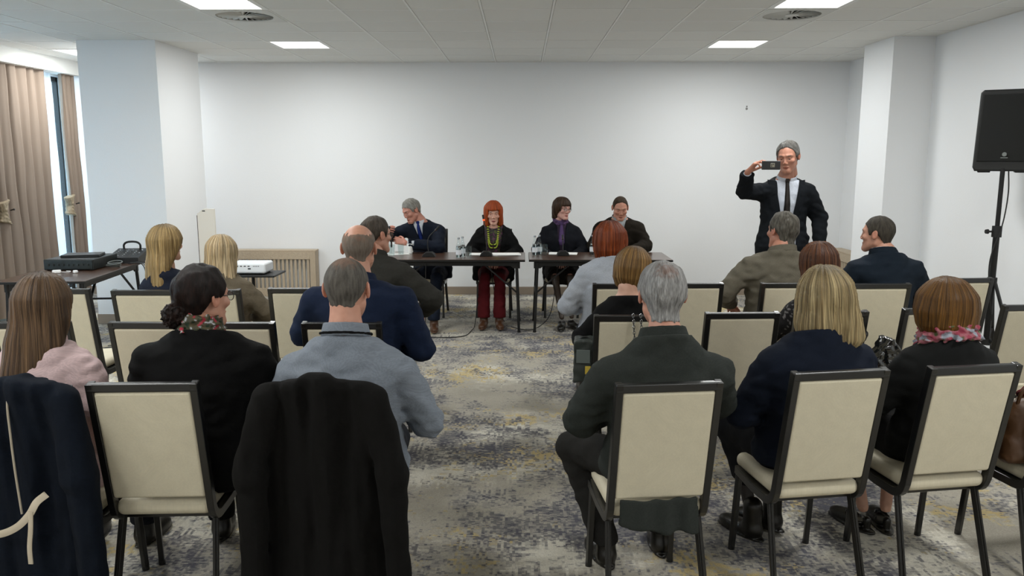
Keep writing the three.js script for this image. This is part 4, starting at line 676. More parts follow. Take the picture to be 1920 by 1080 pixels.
    for (const s of [-1, 1]) { const pos = [], idx = [], n = 14; for (let k = 0; k <= n; k++) { const t = k / n, y = mix(y1, c.S + 0.04, t), xi = c.cx(y) + s * (w.half * clamp((y - y1) / (c.S + 0.03 - y1), 0, 1.15) + 0.004), wd = 0.06 * Math.sin(Math.min(1, t * 1.15) * 2.2) + 0.008, xo = xi + s * wd; const zi = front(xi, Math.min(y, c.S)) + 0.004 - Math.max(0, y - c.S) * 0.6, zo = front(xo, Math.min(y, c.S)) + 0.003 - Math.max(0, y - c.S) * 0.6; pos.push(xi, y, zi, xo, y + 0.008, zo, xo, y + 0.006, zo - 0.008, xi, y, zi - 0.008); }
      for (let k = 0; k < n; k++) for (let j = 0; j < 4; j++) { const a = k * 4 + j, b = k * 4 + (j + 1) % 4; if (s > 0) idx.push(a, b, a + 4, b, b + 4, a + 4); else idx.push(a, a + 4, b, b, a + 4, b + 4); }
      const gg = new THREE.BufferGeometry(); gg.setAttribute('position', new THREE.Float32BufferAttribute(pos, 3)); gg.setIndex(idx); gg.computeVertexNormals(); part(c.jacket || c.P, 'lapel', clean(gg), w.mat); }
  },
};
// ---------- curtains ----------
function drape(z0, z1, x, y0, y1, folds, amp, seed, gather) { // pleated cloth with thickness, running along z
  const nu = folds * 14, nv = 36, pos = [], uv = [], idx = [];
  for (let side = 0; side < 2; side++) for (let j = 0; j <= nv; j++) for (let i = 0; i <= nu; i++) {
    const u = i / nu, v = j / nv, y = mix(y1, y0, v), squeeze = gather ? gather(v) : [0, 1];
    const ph = u * folds * 6.283 + 0.9 * noise3(u * 5, v * 1.5, seed);
    const a = amp * (0.75 + 0.35 * noise3(u * 7, v * 0.8, seed + 5));
    const zz = mix(z0, z1, squeeze[0] + u * (squeeze[1] - squeeze[0])) + 0.012 * noise3(u * 9, v * 3, seed + 2);
    pos.push(x + Math.sin(ph) * a + 0.3 * a * Math.sin(2 * ph + 1) + (side ? -0.004 : 0.0), y, zz); uv.push(u * (z1 - z0) * 2, v * (y1 - y0));
  }
  const n1 = (nu + 1) * (nv + 1), q = (a, b, c, d) => idx.push(a, b, c, a, c, d), at = (s, i, j) => s * n1 + j * (nu + 1) + i;
  for (let j = 0; j < nv; j++) for (let i = 0; i < nu; i++) { q(at(0, i, j), at(0, i, j + 1), at(0, i + 1, j + 1), at(0, i + 1, j)); q(at(1, i, j), at(1, i + 1, j), at(1, i + 1, j + 1), at(1, i, j + 1)); }
  for (let j = 0; j < nv; j++) for (const i of [0, nu]) q(at(0, i, j), at(1, i, j), at(1, i, j + 1), at(0, i, j + 1));
  for (let i = 0; i < nu; i++) for (const j of [0, nv]) q(at(0, i, j), at(0, i + 1, j), at(1, i + 1, j), at(1, i, j));
  const g = new THREE.BufferGeometry(); g.setAttribute('position', new THREE.Float32BufferAttribute(pos, 3)); g.setAttribute('uv', new THREE.Float32BufferAttribute(uv, 2)); g.setIndex(idx); g.computeVertexNormals(); return g;
}
const mDrape = new THREE.MeshPhysicalMaterial({ color: C('#86776a'), roughness: 0.9, bumpMap: weave, bumpScale: 0.0004, sheen: 0.2 });
const mSheer = new THREE.MeshPhysicalMaterial({ color: '#eef3f6', roughness: 1, transmission: 0.55, thickness: 0, side: THREE.DoubleSide });
{
  const yT = 2.895, add = (name, label, geo, mat, cat = 'curtain') => { const m = new THREE.Mesh(geo, mat); m.name = numbered(name); tag(m, label, cat, cat + 's on the window wall'); scene.add(m); return m; };
  add('heavy_curtain', 'wide taupe pleated curtain at the left edge', drape(-9.98, -8.35, XL + 0.13, 0.03, yT, 9, 0.035, 3), mDrape);
  add('heavy_curtain', 'narrow taupe curtain beside the left column', drape(-10.66, -10.36, XL + 0.13, 0.03, yT, 3, 0.03, 8), mDrape);
  add('heavy_curtain', 'taupe curtain nearer than the left edge of the window', drape(-6.6, -5.6, XL + 0.13, 0.03, yT, 6, 0.035, 13), mDrape);
  add('heavy_curtain', 'taupe curtain at the near end of the window wall', drape(-3.2, -2.0, XL + 0.13, 0.03, yT, 6, 0.035, 17), mDrape);
  add('sheer_curtain', 'white sheer curtain between the two taupe curtains', drape(-10.30, -9.2, XL + 0.045, 0.03, yT, 9, 0.014, 21), mSheer);
  add('sheer_curtain', 'white sheer curtain over the near windows', drape(-9.1, -2.2, XL + 0.045, 0.03, yT, 40, 0.014, 27), mSheer);
  const tie = (z, label) => { const t = thing('curtain_tieback', label, 'tieback', [XL + 0.13, 1.22, z], 0, 'curtain tiebacks'); const g = surfNet((x, y, z) => { const k = 0.35 + 1.1 * Math.pow(Math.abs(y) / 0.12, 1.4); return smax(ell2(x, z, 0.050, 0.062 * k + 0.008) + 0.008 * noise3(x * 30, y * 20, z * 30), Math.abs(y) - 0.12 + 0.25 * z, 0.01); }, [-0.1, -0.2, -0.16], [0.1, 0.2, 0.16], 0.007); part(t, 'cloth_band', g, M('#94866f', 0.85)); part(t, 'hook', merge(cyl([0.05, 0.02, -0.06], [0.085, 0.03, -0.06], 0.008), new THREE.SphereGeometry(0.012, 10, 8).translate(0.09, 0.03, -0.06)), M('#2a2623', 0.4)); };
  tie(-8.98, 'pale cloth tieback on the wide taupe curtain'); tie(-10.33, 'pale cloth tieback on the narrow taupe curtain');
}
const PI = Math.PI;
// place of a person on a chair: a little forward, or to the right as seen from the back of the hall
const seatOf = (k, fwd = 0, right = 0) => { const [x, z, a] = CH[k], th = PI + a; return { x: x + (0.30 + fwd) * Math.sin(th) - KA * right * Math.cos(th), z: z + (0.30 + fwd) * Math.cos(th) + KA * right * Math.sin(th), turn: th }; };
const suit = (mat, o = {}) => ({ type: 'top', name: 'jacket', mat, off: 0.024, pad: 0.02, neck: [0.045, 0.3], hole: 0.058, wrinkle: 0.9, ...o });
const shirtUnder = (mat, o = {}) => ({ type: 'top', name: 'shirt', mat, off: 0.006, neck: [0.04, 0.2], sleeve: 0.97, cuff: 0.026, wrinkle: 0.4, flare: 0, loose: 0, ...o });

// ----- nearest row -----
person({ label: 'person in short sleeved pink blouse with long straight brown hair', group: aud, ...seatOf('pink', 0, -0.06), S: 1.02, hw: 0.25, top: 1.32, g: 1.02, lean: 0.03, skin: '#c79a84', seed: 11, cell: 0.011, hs: 1.08,
  head: { female: 1, yaw: 0.1, pitch: 0.06, hair: { color: '#4c3a2c', color2: '#7d6145', root: '#4a3828', seed: 7, t: 0.016, cell: 0.0045, rows: [[-0.42, 0.050, 0.03, -0.115, 0.062], [-0.28, 0.078, 0.042, -0.11, 0.048], [-0.15, 0.112, 0.062, -0.075, 0.012], [-0.05, 0.108, 0.09, -0.04], [0.03, 0.096, 0.110, -0.02], [0.10, 0.06, 0.075, -0.012]], min: [-0.16, -0.47, -0.19], ridge: 0.003 } },
  arms: { R: { elbow: [-0.265, 0.60, -0.02], wrist: [-0.20, 0.60, 0.2] }, L: { elbow: [0.28, 0.66, 0.0], wrist: [0.12, 0.66, 0.24] } },
  wear: [{ type: 'top', name: 'blouse', mat: cloth('#d8bdbd', 0.75), off: 0.012, sleeve: -0.62, neck: [0.05, 0.35], wrinkle: 1.2 }, { type: 'collar', mat: cloth('#d8bdbd', 0.75), r: 0.088, h: 0.035, slope: 0.3 }, { type: 'trousers', mat: cloth('#1f2229') }, { type: 'shoes', mat: mShoeBlack }] });
{
  const scarf = (x, y, z) => { const a = noise3(x * 28, y * 28, z * 28 + 4), b = noise3(x * 45 + 8, y * 45, z * 45); return a > 0.55 ? [0.45, 0.04, 0.07] : b > 0.6 ? [0.5, 0.52, 0.55] : b < -0.45 ? [0.03, 0.05, 0.03] : [0.10 + 0.03 * a, 0.085 + 0.02 * a, 0.05]; };
  person({ label: 'person in black jacket and flowered scarf with dark hair in a low bun', group: aud, ...seatOf('bun', 0, 0.14), S: 1.04, hw: 0.285, top: 1.345, g: 1.12, lean: 0.03, skin: '#bd8c76', seed: 23, cell: 0.011, hs: 1.12,
    head: { female: 1, yaw: -0.62, pitch: 0.05, glasses: true, hair: { color: '#140c09', color2: '#301c15', t: 0.016, rough: 0.003, wave: 0.005, seed: 4, mat: mHair, cell: 0.0045, line: [[-0.11, -0.07], [-0.05, -0.07], [-0.03, -0.015], [-0.01, 0.012], [0.02, 0.0], [0.045, 0.03], [0.075, 0.06], [0.1, 0.064]], bun: [0.022, -0.062, -0.112, 0.048, 0.046, 0.042] } },
    arms: { R: { elbow: [-0.30, 0.66, 0.05], wrist: [-0.10, 0.70, 0.27] }, L: { elbow: [0.30, 0.66, 0.05], wrist: [0.10, 0.70, 0.27] } },
    wear: [{ type: 'top', name: 'jacket', mat: cloth('#0a0a0b', 0.9), off: 0.022, pad: 0.012, hem: 0.5, neck: [0.05, 0.3], wrinkle: 1 }, { type: 'collar', name: 'scarf', mat: cloth('#ffffff', 0.8, { vertexColors: true }), col: scarf, r: 0.088, h: 0.065, th: 0.016, slope: 0.35, flare: -0.25, fold: 0.014, cell: 0.006 }, { type: 'trousers', mat: cloth('#101012') }, { type: 'shoes', mat: mShoeBlack }] });
}
person({ label: 'person in light grey shirt with cropped grey hair, seen from behind', group: aud, ...seatOf('grey', 0.02, 0.04), trap: 0.115, S: 1.01, hw: 0.30, top: 1.385, g: 1.2, lean: 0.03, skin: '#c4907a', seed: 3, cell: 0.011, hs: 1.12, neck: 1.12,
  head: { yaw: -0.08, pitch: 0.1, hair: { t: 0.005, color: '#5d5852', color2: '#8a847c', rough: 0.0015, wave: 0.001, scalp: '#a98068', thin: [0.10, -0.045, 0.06, 0.06, 0.65], cell: 0.0045 } },
  arms: { R: { elbow: [-0.335, 0.65, 0.04], wrist: [-0.14, 0.70, 0.26] }, L: { elbow: [0.32, 0.65, 0.04], wrist: [0.12, 0.70, 0.26] } },
  legs: { R: { knee: [-0.10, 0.51, 0.46], ank: [-0.06, 0.115, 0.34], toe: [-0.07, 0.03, 0.48] } },
  wear: [{ type: 'top', name: 'shirt', mat: cloth('#8a929d', 0.8), off: 0.014, neck: [0.035, 0.3], wrinkle: 1.35, loose: 0.02 }, { type: 'collar', mat: cloth('#8a929d', 0.8), r: 0.096, h: 0.055, flare: -0.25, th: 0.006, slope: 0.28 }, { type: 'collar', name: 'lanyard', mat: cloth('#0c0c0e'), r: 0.103, h: 0.010, dy: 0.008, th: 0.005, slope: 0.28, label: 'black cord round the collar' }, { type: 'trousers', mat: cloth('#22242a') }, { type: 'shoes', mat: mShoeBlack }] });
{
  const m = cloth('#343835', 0.9);
  const c = person({ label: 'person in charcoal suit with white hair thinning at the crown', group: aud, ...seatOf('white', 0.0, 0.055), trap: 0.135, S: 0.98, hw: 0.285, top: 1.365, g: 1.15, lean: 0.0, skin: '#bd8a76', seed: 31, cell: 0.011, hs: 1.14,
    head: { yaw: -0.05, pitch: 0.08, hair: { t: 0.013, color: '#a3a19f', color2: '#e6e4e2', rough: 0.004, wave: 0.004, mat: mHair, scalp: '#a5806f', thin: [0.085, -0.075, 0.05, 0.055, 0.8], cell: 0.0045, line: [[-0.11, -0.098], [-0.06, -0.095], [-0.035, -0.02], [-0.02, 0.004], [0.012, 0.012], [0.022, -0.012], [0.036, -0.01], [0.044, 0.04], [0.075, 0.066], [0.1, 0.072]] } },
    arms: { L: { elbow: [0.33, 0.665, 0.04], wrist: [0.17, 0.62, 0.24] }, R: { elbow: [-0.315, 0.70, 0.10], wrist: [-0.10, 0.70, 0.3] } },
    legs: { L: { knee: [0.29, 0.51, 0.36], ank: [0.16, 0.115, 0.22], toe: [0.19, 0.03, 0.38] }, R: { ank: [-0.12, 0.115, 0.3], toe: [-0.14, 0.03, 0.46] } },
    wear: [shirtUnder(cloth('#c9cdd2')), suit(m, { hem: 0.50, pad: 0.028 }), { type: 'collar', mat: m, r: 0.098, h: 0.048, th: 0.008, slope: 0.3, flare: -0.35 }, { type: 'trousers', mat: cloth('#2b2a28') }, { type: 'shoes', mat: mShoeBlack, cell: 0.007 }] });
  const tail = surfNet((x, y, z) => { const t = clamp((0.57 - y) / 0.2, 0, 1); let d = Math.abs(z + 0.135 + 0.02 * noise3(x * 9, 0, 3) + 0.02 * t) - 0.008; return smax(smax(d, Math.abs(x - 0.052) - 0.158 - 0.01 * t, 0.02), Math.max(y - 0.50, 0.36 + 0.10 * (x) + 0.01 * noise3(x * 10, 0, 0) - y), 0.01); }, [-0.25, 0.24, -0.24], [0.25, 0.6, -0.05], 0.008);
  tail.translate(0, 0, -0.09); part(c.P, 'jacket_tail', tail, m);
}
{
  const m = cloth('#161d2c', 0.9);
  person({ label: 'person in navy jacket with thick shoulder length blonde hair', group: aud, ...seatOf('blonde', 0.0, 0.06), trap: 0.11, S: 0.98, hw: 0.265, top: 1.305, g: 1.1, lean: 0.03, skin: '#c79a84', seed: 41, cell: 0.011, hs: 1.12, hose: [0.02, 0.014, 0.012],
    head: { female: 1, x: -0.05, yaw: -0.12, pitch: 0.04, roll: -0.08, hair: { color: '#8a7450', color2: '#c8b386', root: '#6b5c43', rootz: 0.05, seed: 13, t: 0.022, cell: 0.0045, ridge: 0.0055, rows: [[-0.205, 0.118, 0.060, -0.055, -0.008], [-0.16, 0.136, 0.082, -0.045, -0.005], [-0.09, 0.136, 0.100, -0.035], [0.0, 0.118, 0.112, -0.022], [0.06, 0.100, 0.108, -0.015], [0.115, 0.06, 0.07, -0.012]], min: [-0.18, -0.235, -0.19], max: [0.18, 0.18, 0.16] } },
    arms: { L: { elbow: [0.30, 0.63, 0.06], wrist: [0.12, 0.66, 0.28] }, R: { elbow: [-0.28, 0.65, 0.06], wrist: [-0.1, 0.66, 0.28] } },
    legs: { L: { ank: [0.10, 0.115, 0.30], toe: [0.15, 0.03, 0.42] }, R: { ank: [-0.02, 0.13, 0.34], toe: [0.06, 0.04, 0.47] } },
    wear: [{ type: 'top', name: 'jacket', mat: m, off: 0.024, pad: 0.016, hem: 0.5, flare: 0.035, neck: [0.05, 0.3], wrinkle: 1.1 }, { type: 'skirt', mat: cloth('#0d0e12'), long: 0.28 }, { type: 'shoes', mat: mShoeBlack, boot: 1 }] });
}
{
  const scarf = (x, y, z) => { const a = noise3(x * 16, y * 16, z * 16 + 9), b = noise3(x * 22 + 8, y * 22, z * 22); return a > 0.30 ? [0.42, 0.45, 0.52] : b > 0.5 ? [0.12, 0.14, 0.06] : b < -0.3 ? [0.40, 0.07, 0.11] : [0.46, 0.16, 0.19]; };
  person({ label: 'person with rounded auburn bob and pink patterned scarf in charcoal jacket', group: aud, ...seatOf('auburn', 0.0, 0.09), S: 0.955, hw: 0.24, top: 1.235, g: 1.02, lean: 0.02, skin: '#c79a84', seed: 47, cell: 0.011, hs: 1.06,
    head: { female: 1, yaw: 0.05, pitch: 0.0, hair: { color: '#523514', color2: '#845b26', seed: 17, t: 0.03, cell: 0.0045, ridge: 0.003, rows: [[-0.145, 0.066, 0.05, -0.035], [-0.115, 0.105, 0.085, -0.03], [-0.06, 0.132, 0.118, -0.025], [0.0, 0.137, 0.125, -0.018], [0.06, 0.120, 0.118, -0.015], [0.12, 0.07, 0.075, -0.012]], min: [-0.18, -0.17, -0.19], max: [0.18, 0.18, 0.16] } },
    arms: { L: { elbow: [0.29, 0.66, 0.04], wrist: [0.12, 0.64, 0.26] }, R: { elbow: [-0.27, 0.66, 0.04], wrist: [-0.10, 0.64, 0.26] } },
    legs: { L: { ank: [0.13, 0.115, 0.30], toe: [0.17, 0.03, 0.45] }, R: { ank: [0.02, 0.115, 0.28], toe: [-0.02, 0.03, 0.43] } },
    wear: [{ type: 'top', name: 'jacket', mat: cloth('#1b1c1c', 0.9), off: 0.022, pad: 0.014, hem: 0.5, neck: [0.035, 0.3], wrinkle: 0.9 }, { type: 'collar', name: 'scarf', mat: cloth('#ffffff', 0.75, { vertexColors: true }), col: scarf, dy: -0.008, r: 0.112, h: 0.075, th: 0.02, slope: 0.3, flare: -0.3, fold: 0.015, cell: 0.006 }, { type: 'skirt', mat: cloth('#0d0d0f'), long: 0.3 }, { type: 'shoes', mat: mShoeBlack, low: 1, heel: 1, cell: 0.007 }] });
}
// ----- middle row -----
{
  const m = cloth('#18243d', 0.85);
  person({ label: 'person in blue suit with bald crown, before the grey shirted man', group: aud, ...seatOf('r2d', 0.0, 0.04), S: 1.09, hw: 0.30, top: 1.435, g: 1.18, lean: 0.02, skin: '#bf8d76', seed: 53, cell: 0.013, hs: 1.15, neck: 1.1,
    head: { yaw: -0.05, pitch: 0.05, hair: { t: 0.0035, color: '#85776a', color2: '#a39587', rough: 0.0012, wave: 0.001, bald: [0.118, -0.018, 0.084, 0.072, 0.104], scalp: '#bb8d77', thin: [0.09, -0.04, 0.10, 0.10, 0.7] } },
    arms: { R: { elbow: [-0.345, 0.70, 0.02], wrist: [-0.17, 0.66, 0.22] }, L: { elbow: [0.35, 0.78, 0.05], wrist: [0.12, 0.70, 0.28] } },
    legs: { R: { knee: [-0.08, 0.51, 0.46], ank: [-0.05, 0.115, 0.36], toe: [-0.06, 0.03, 0.5] } },
    wear: [shirtUnder(cloth('#c9cdd2')), suit(m, { pad: 0.028 }), { type: 'collar', mat: m, r: 0.098, h: 0.048, th: 0.008, slope: 0.3, flare: -0.35 }, { type: 'trousers', mat: m }, { type: 'shoes', mat: mShoeBlack }] });
}
person({ label: 'person in black with brown blonde angled bob, before the white haired man', group: aud, ...seatOf('r2e', 0.02, 0.03), trap: 0.11, S: 0.96, hw: 0.215, top: 1.265, g: 0.95, lean: 0.04, skin: '#cfa28c', seed: 59, cell: 0.013, hs: 1.06,
  head: { female: 1, x: -0.03, yaw: -0.35, pitch: 0.12, roll: 0.06, hair: { color: '#6b4b26', color2: '#a17c48', root: '#4e371f', seed: 19, t: 0.018, ridge: 0.003, rows: [[-0.135, 0.060, 0.04, 0.01], [-0.10, 0.092, 0.078, -0.012], [-0.05, 0.106, 0.105, -0.022], [0.01, 0.104, 0.116, -0.02], [0.06, 0.096, 0.110, -0.015], [0.115, 0.06, 0.07, -0.012]] } },
  arms: { L: { elbow: [0.275, 0.70, 0.03], wrist: [0.10, 0.66, 0.25] }, R: { elbow: [-0.265, 0.70, 0.03], wrist: [-0.1, 0.66, 0.25] } },
  wear: [{ type: 'top', name: 'jacket', mat: cloth('#0c0c0d', 0.9), off: 0.018, pad: 0.008, hem: 0.48, neck: [0.02, 0.2], wrinkle: 0.8 }, { type: 'trousers', mat: cloth('#101012') }, { type: 'shoes', mat: mShoeBlack }] });
person({ label: 'person with auburn highlighted hair and black lace sleeves', group: aud, ...seatOf('r2g', 0.0, 0.05), S: 0.965, hw: 0.225, top: 1.285, g: 1.0, lean: 0.02, skin: '#c79a84', seed: 61, cell: 0.013, hs: 1.08,
  head: { female: 1, yaw: 0.15, pitch: 0.05, hair: { color: '#3d2015', color2: '#80502f', seed: 23, t: 0.018, ridge: 0.005, rows: [[-0.26, 0.092, 0.045, -0.07], [-0.18, 0.118, 0.065, -0.06], [-0.09, 0.116, 0.088, -0.04], [0.0, 0.102, 0.108, -0.022], [0.06, 0.094, 0.106, -0.015], [0.115, 0.06, 0.07, -0.012]], min: [-0.16, -0.28, -0.18] } },
  arms: { L: { elbow: [0.29, 0.70, 0.03], wrist: [0.12, 0.66, 0.25] }, R: { elbow: [-0.28, 0.70, 0.03], wrist: [-0.1, 0.66, 0.25] } },
  wear: [{ type: 'top', name: 'lace_blouse', mat: cloth('#ffffff', 0.8, { vertexColors: true }), col: (x, y, z) => { const a = noise3(x * 48, y * 48, z * 48), b = noise3(x * 30 + 5, y * 30, z * 30); return a > 0.42 && b > -0.1 ? [0.20, 0.19, 0.19] : [0.012, 0.011, 0.012]; }, cell: 0.009, off: 0.014, sleeve: 0.5, wrinkle: 0.7 }, { type: 'trousers', mat: cloth('#101012') }, { type: 'shoes', mat: mShoeBlack }] });
// ----- front row -----
{
  const m = cloth('#34332f', 0.9);
  person({ label: 'person in dark grey suit and glasses turning right, front row', group: aud, ...seatOf('r1e', 0.02, -0.06), turn: PI - 0.35, S: 1.085, hw: 0.285, top: 1.39, g: 1.12, lean: 0.07, side: 0.02, skin: '#b98872', seed: 67, hs: 1.1,
    head: { yaw: -0.45, pitch: 0.05, glasses: '#3a3532', hair: { t: 0.010, color: '#40362d', color2: '#6e6254', rough: 0.004, wave: 0.003, mat: mHair } },
    arms: { R: { elbow: [-0.43, 0.80, 0.06], wrist: [-0.24, 0.66, 0.26] }, L: { elbow: [0.33, 0.76, 0.06], wrist: [0.12, 0.66, 0.28] } },
    legs: { R: { knee: [0.04, 0.51, 0.42], ank: [0.08, 0.115, 0.30], toe: [0.09, 0.03, 0.44] }, L: { knee: [0.27, 0.51, 0.38], ank: [0.26, 0.115, 0.30], toe: [0.29, 0.03, 0.44] } },
    wear: [shirtUnder(cloth('#c4c8c6')), suit(m, { pad: 0.024 }), { type: 'collar', mat: m, r: 0.098, h: 0.048, th: 0.008, slope: 0.3, flare: -0.35 }, { type: 'trousers', mat: m }, { type: 'shoes', mat: mShoeBlack }] });
}
person({ label: 'person with long straight blonde hair beside the equipment table', group: aud, ...seatOf('r1b', 0.02, 0.02), S: 1.0, hw: 0.20, top: 1.335, g: 0.9, lean: 0.02, skin: '#cfa28c', seed: 71, hs: 1.06,
  head: { female: 1, yaw: -0.5, pitch: 0.0, hair: { color: '#84693f', color2: '#c2a673', root: '#5c4a31', seed: 29, t: 0.017, ridge: 0.004, rows: [[-0.40, 0.062, 0.028, -0.115, 0.005], [-0.28, 0.088, 0.04, -0.11], [-0.15, 0.108, 0.066, -0.075], [-0.05, 0.102, 0.092, -0.038], [0.03, 0.096, 0.110, -0.02], [0.10, 0.06, 0.075, -0.012]], min: [-0.15, -0.42, -0.19] } },
  wear: [{ type: 'top', name: 'jacket', mat: cloth('#1d2230'), off: 0.016, wrinkle: 0.8 }, { type: 'trousers', mat: cloth('#101216') }, { type: 'shoes', mat: mShoeBlack }] });
{
  const m = cloth('#6d6353', 0.9);
  person({ label: 'person with platinum blonde hair in taupe jacket before the projector', group: aud, ...seatOf('r1c', 0.02, -0.04), S: 0.965, hw: 0.225, top: 1.25, g: 0.98, lean: 0.04, skin: '#cfa28c', seed: 73, hs: 1.06,
    head: { female: 1, yaw: 0.05, pitch: 0.08, hair: { color: '#b3966a', color2: '#e0cba6', seed: 37, t: 0.017, ridge: 0.004, rows: [[-0.25, 0.085, 0.035, -0.095], [-0.17, 0.112, 0.058, -0.075], [-0.08, 0.110, 0.088, -0.045], [0.0, 0.100, 0.108, -0.022], [0.06, 0.094, 0.106, -0.015], [0.115, 0.06, 0.07, -0.012]], min: [-0.15, -0.27, -0.18] } },
    arms: { R: { elbow: [-0.31, 0.70, 0.02], wrist: [-0.16, 0.62, 0.24] } },
    wear: [{ type: 'top', name: 'jacket', mat: m, off: 0.022, pad: 0.016, hem: 0.5, neck: [0.05, 0.3] }, { type: 'collar', mat: m, r: 0.098, h: 0.048, th: 0.008, slope: 0.3, flare: -0.35 }, { type: 'trousers', mat: cloth('#15161a') }, { type: 'shoes', mat: mShoeBlack }] });
}
person({ label: 'person with short layered red hair in pale blue grey jacket', group: aud, ...seatOf('r1f', 0.02, -0.06), S: 1.045, hw: 0.235, top: 1.325, g: 1.02, lean: 0.05, skin: '#cfa28c', seed: 79, hs: 1.1,
  head: { female: 1, yaw: 0.05, pitch: 0.06, hair: { color: '#6c2b10', color2: '#9c4a1d', root: '#5c260e', seed: 43, t: 0.022, ridge: 0.006, rows: [[-0.15, 0.070, 0.05, -0.045], [-0.12, 0.096, 0.08, -0.04], [-0.06, 0.114, 0.108, -0.032], [0.0, 0.114, 0.118, -0.022], [0.06, 0.104, 0.114, -0.018], [0.12, 0.065, 0.075, -0.012]] } },
  arms: { L: { elbow: [0.315, 0.70, 0.0], wrist: [0.20, 0.64, 0.24] }, R: { elbow: [-0.28, 0.72, 0.03], wrist: [-0.12, 0.66, 0.26] } },
  wear: [{ type: 'top', name: 'jacket', mat: cloth('#b9bec7', 0.85), off: 0.024, pad: 0.014, hem: 0.42, flare: 0.04, neck: [0.045, 0.3], wrinkle: 1 }, { type: 'trousers', mat: cloth('#20242c') }, { type: 'shoes', mat: mShoeBlack }] });
{
  const m = cloth('#6d675a', 0.9);
  person({ label: 'person in crumpled beige jacket with grey hair, before the standing man', group: aud, ...seatOf('r1h', 0.02, -0.01), S: 1.09, hw: 0.285, top: 1.405, g: 1.15, lean: 0.04, side: -0.03, skin: '#b8806a', seed: 83, hs: 1.14, neck: 1.15,
    head: { x: -0.06, yaw: 0.42, pitch: 0.05, roll: 0.05, hair: { t: 0.014, color: '#514b42', color2: '#8f897d', rough: 0.005, wave: 0.005, mat: mHair, line: [[-0.11, -0.10], [-0.06, -0.095], [-0.035, -0.02], [-0.02, 0.006], [0.012, 0.012], [0.022, -0.012], [0.036, -0.01], [0.044, 0.04], [0.075, 0.066], [0.1, 0.072]] } },
    arms: { L: { elbow: [0.375, 0.80, -0.02], wrist: [0.26, 0.66, 0.2] }, R: { elbow: [-0.33, 0.76, 0.04], wrist: [-0.12, 0.68, 0.28] } },
    wear: [shirtUnder(cloth('#aab0b5')), suit(m, { pad: 0.02, wrinkle: 1.7 }), { type: 'collar', mat: m, r: 0.098, h: 0.048, th: 0.008, slope: 0.3, flare: -0.35 }, { type: 'trousers', mat: cloth('#3a372f') }, { type: 'shoes', mat: mShoeBrown }] });
}
{
  const m = cloth('#18222d', 0.88);
  person({ label: 'person in dark blue suit looking left, front row right', group: aud, ...seatOf('r1i', 0.02, 0.19), S: 1.075, hw: 0.275, top: 1.38, g: 1.08, lean: 0.04, skin: '#b98872', seed: 89, hs: 1.1,
    head: { x: 0.05, yaw: 0.85, pitch: 0.02, hair: { t: 0.008, color: '#3a352e', color2: '#5d564b', rough: 0.003, wave: 0.002 } },
    arms: { R: { elbow: [-0.33, 0.76, 0.02], wrist: [-0.16, 0.66, 0.25] }, L: { elbow: [0.33, 0.78, 0.04], wrist: [0.14, 0.68, 0.28] } },
    wear: [shirtUnder(cloth('#c9cdd2')), suit(m, { pad: 0.022 }), { type: 'collar', name: 'shirt_collar', mat: cloth('#c9cdd2'), r: 0.084, h: 0.05, th: 0.005, slope: 0.3 }, { type: 'collar', mat: m, r: 0.098, h: 0.048, th: 0.008, slope: 0.3, flare: -0.35 }, { type: 'trousers', mat: m }, { type: 'shoes', mat: mShoeBlack }] });
}
// ----- at the panel table -----
const ZP = -9.60 * KT;
{
  const m = cloth('#141b29', 0.85);
  const c = person({ label: 'person with white hair in navy suit and blue tie opening a bottle', group: pan, x: -1.06 * KT, z: ZP, turn: -0.25, S: 1.07, hw: 0.265, top: 1.345, g: 1.08, lean: 0.16, side: -0.10, skin: '#b98270', seed: 97, hs: 1.1,
    head: { x: -0.20, z: 0.19, yaw: -0.55, pitch: 0.45, roll: 0.12, cell: 0.0045, lid: 2.0, hair: { t: 0.012, color: '#8d8a82', color2: '#c4c1b8', rough: 0.004, wave: 0.004, mat: mHair } },
    arms: { R: { elbow: [-0.42, 0.92, 0.22], wrist: [-0.40, 0.985, 0.43], dir: [0.35, 0.2, 0.8], nor: [1, -0.1, 0], curl: [0.8, 0.9, 0.95, 1], thumb: 0.7, cell: 0.005 }, L: { elbow: [0.18, 0.80, 0.30], wrist: [-0.16, 0.86, 0.47], dir: [-0.9, 0.25, 0.1], nor: [0, -0.3, -1], curl: [0.7, 0.75, 0.8, 0.9], thumb: 0.5, cell: 0.005 } },
    legs: { L: { knee: [0.22, 0.52, 0.50], ank: [0.30, 0.125, 0.82], toe: [0.36, 0.03, 0.97] }, R: { knee: [-0.12, 0.52, 0.46], ank: [-0.14, 0.115, 0.52], toe: [-0.15, 0.03, 0.68] } },
    wear: [shirtUnder(cloth('#d5d9df')), suit(m, { vee: [0.84, 0.06, 0.0], pad: 0.024 }), { type: 'collar', name: 'shirt_collar', mat: cloth('#d5d9df'), r: 0.084, h: 0.04, th: 0.005, gap: 0.012 }, { type: 'lapels', mat: m, y: 0.84, half: 0.06 }, { type: 'tie', mat: cloth('#16296b', 0.6), y1: 0.79, off: 0.014 }, { type: 'trousers', mat: m }, { type: 'shoes', mat: mShoeBrown }] });
}
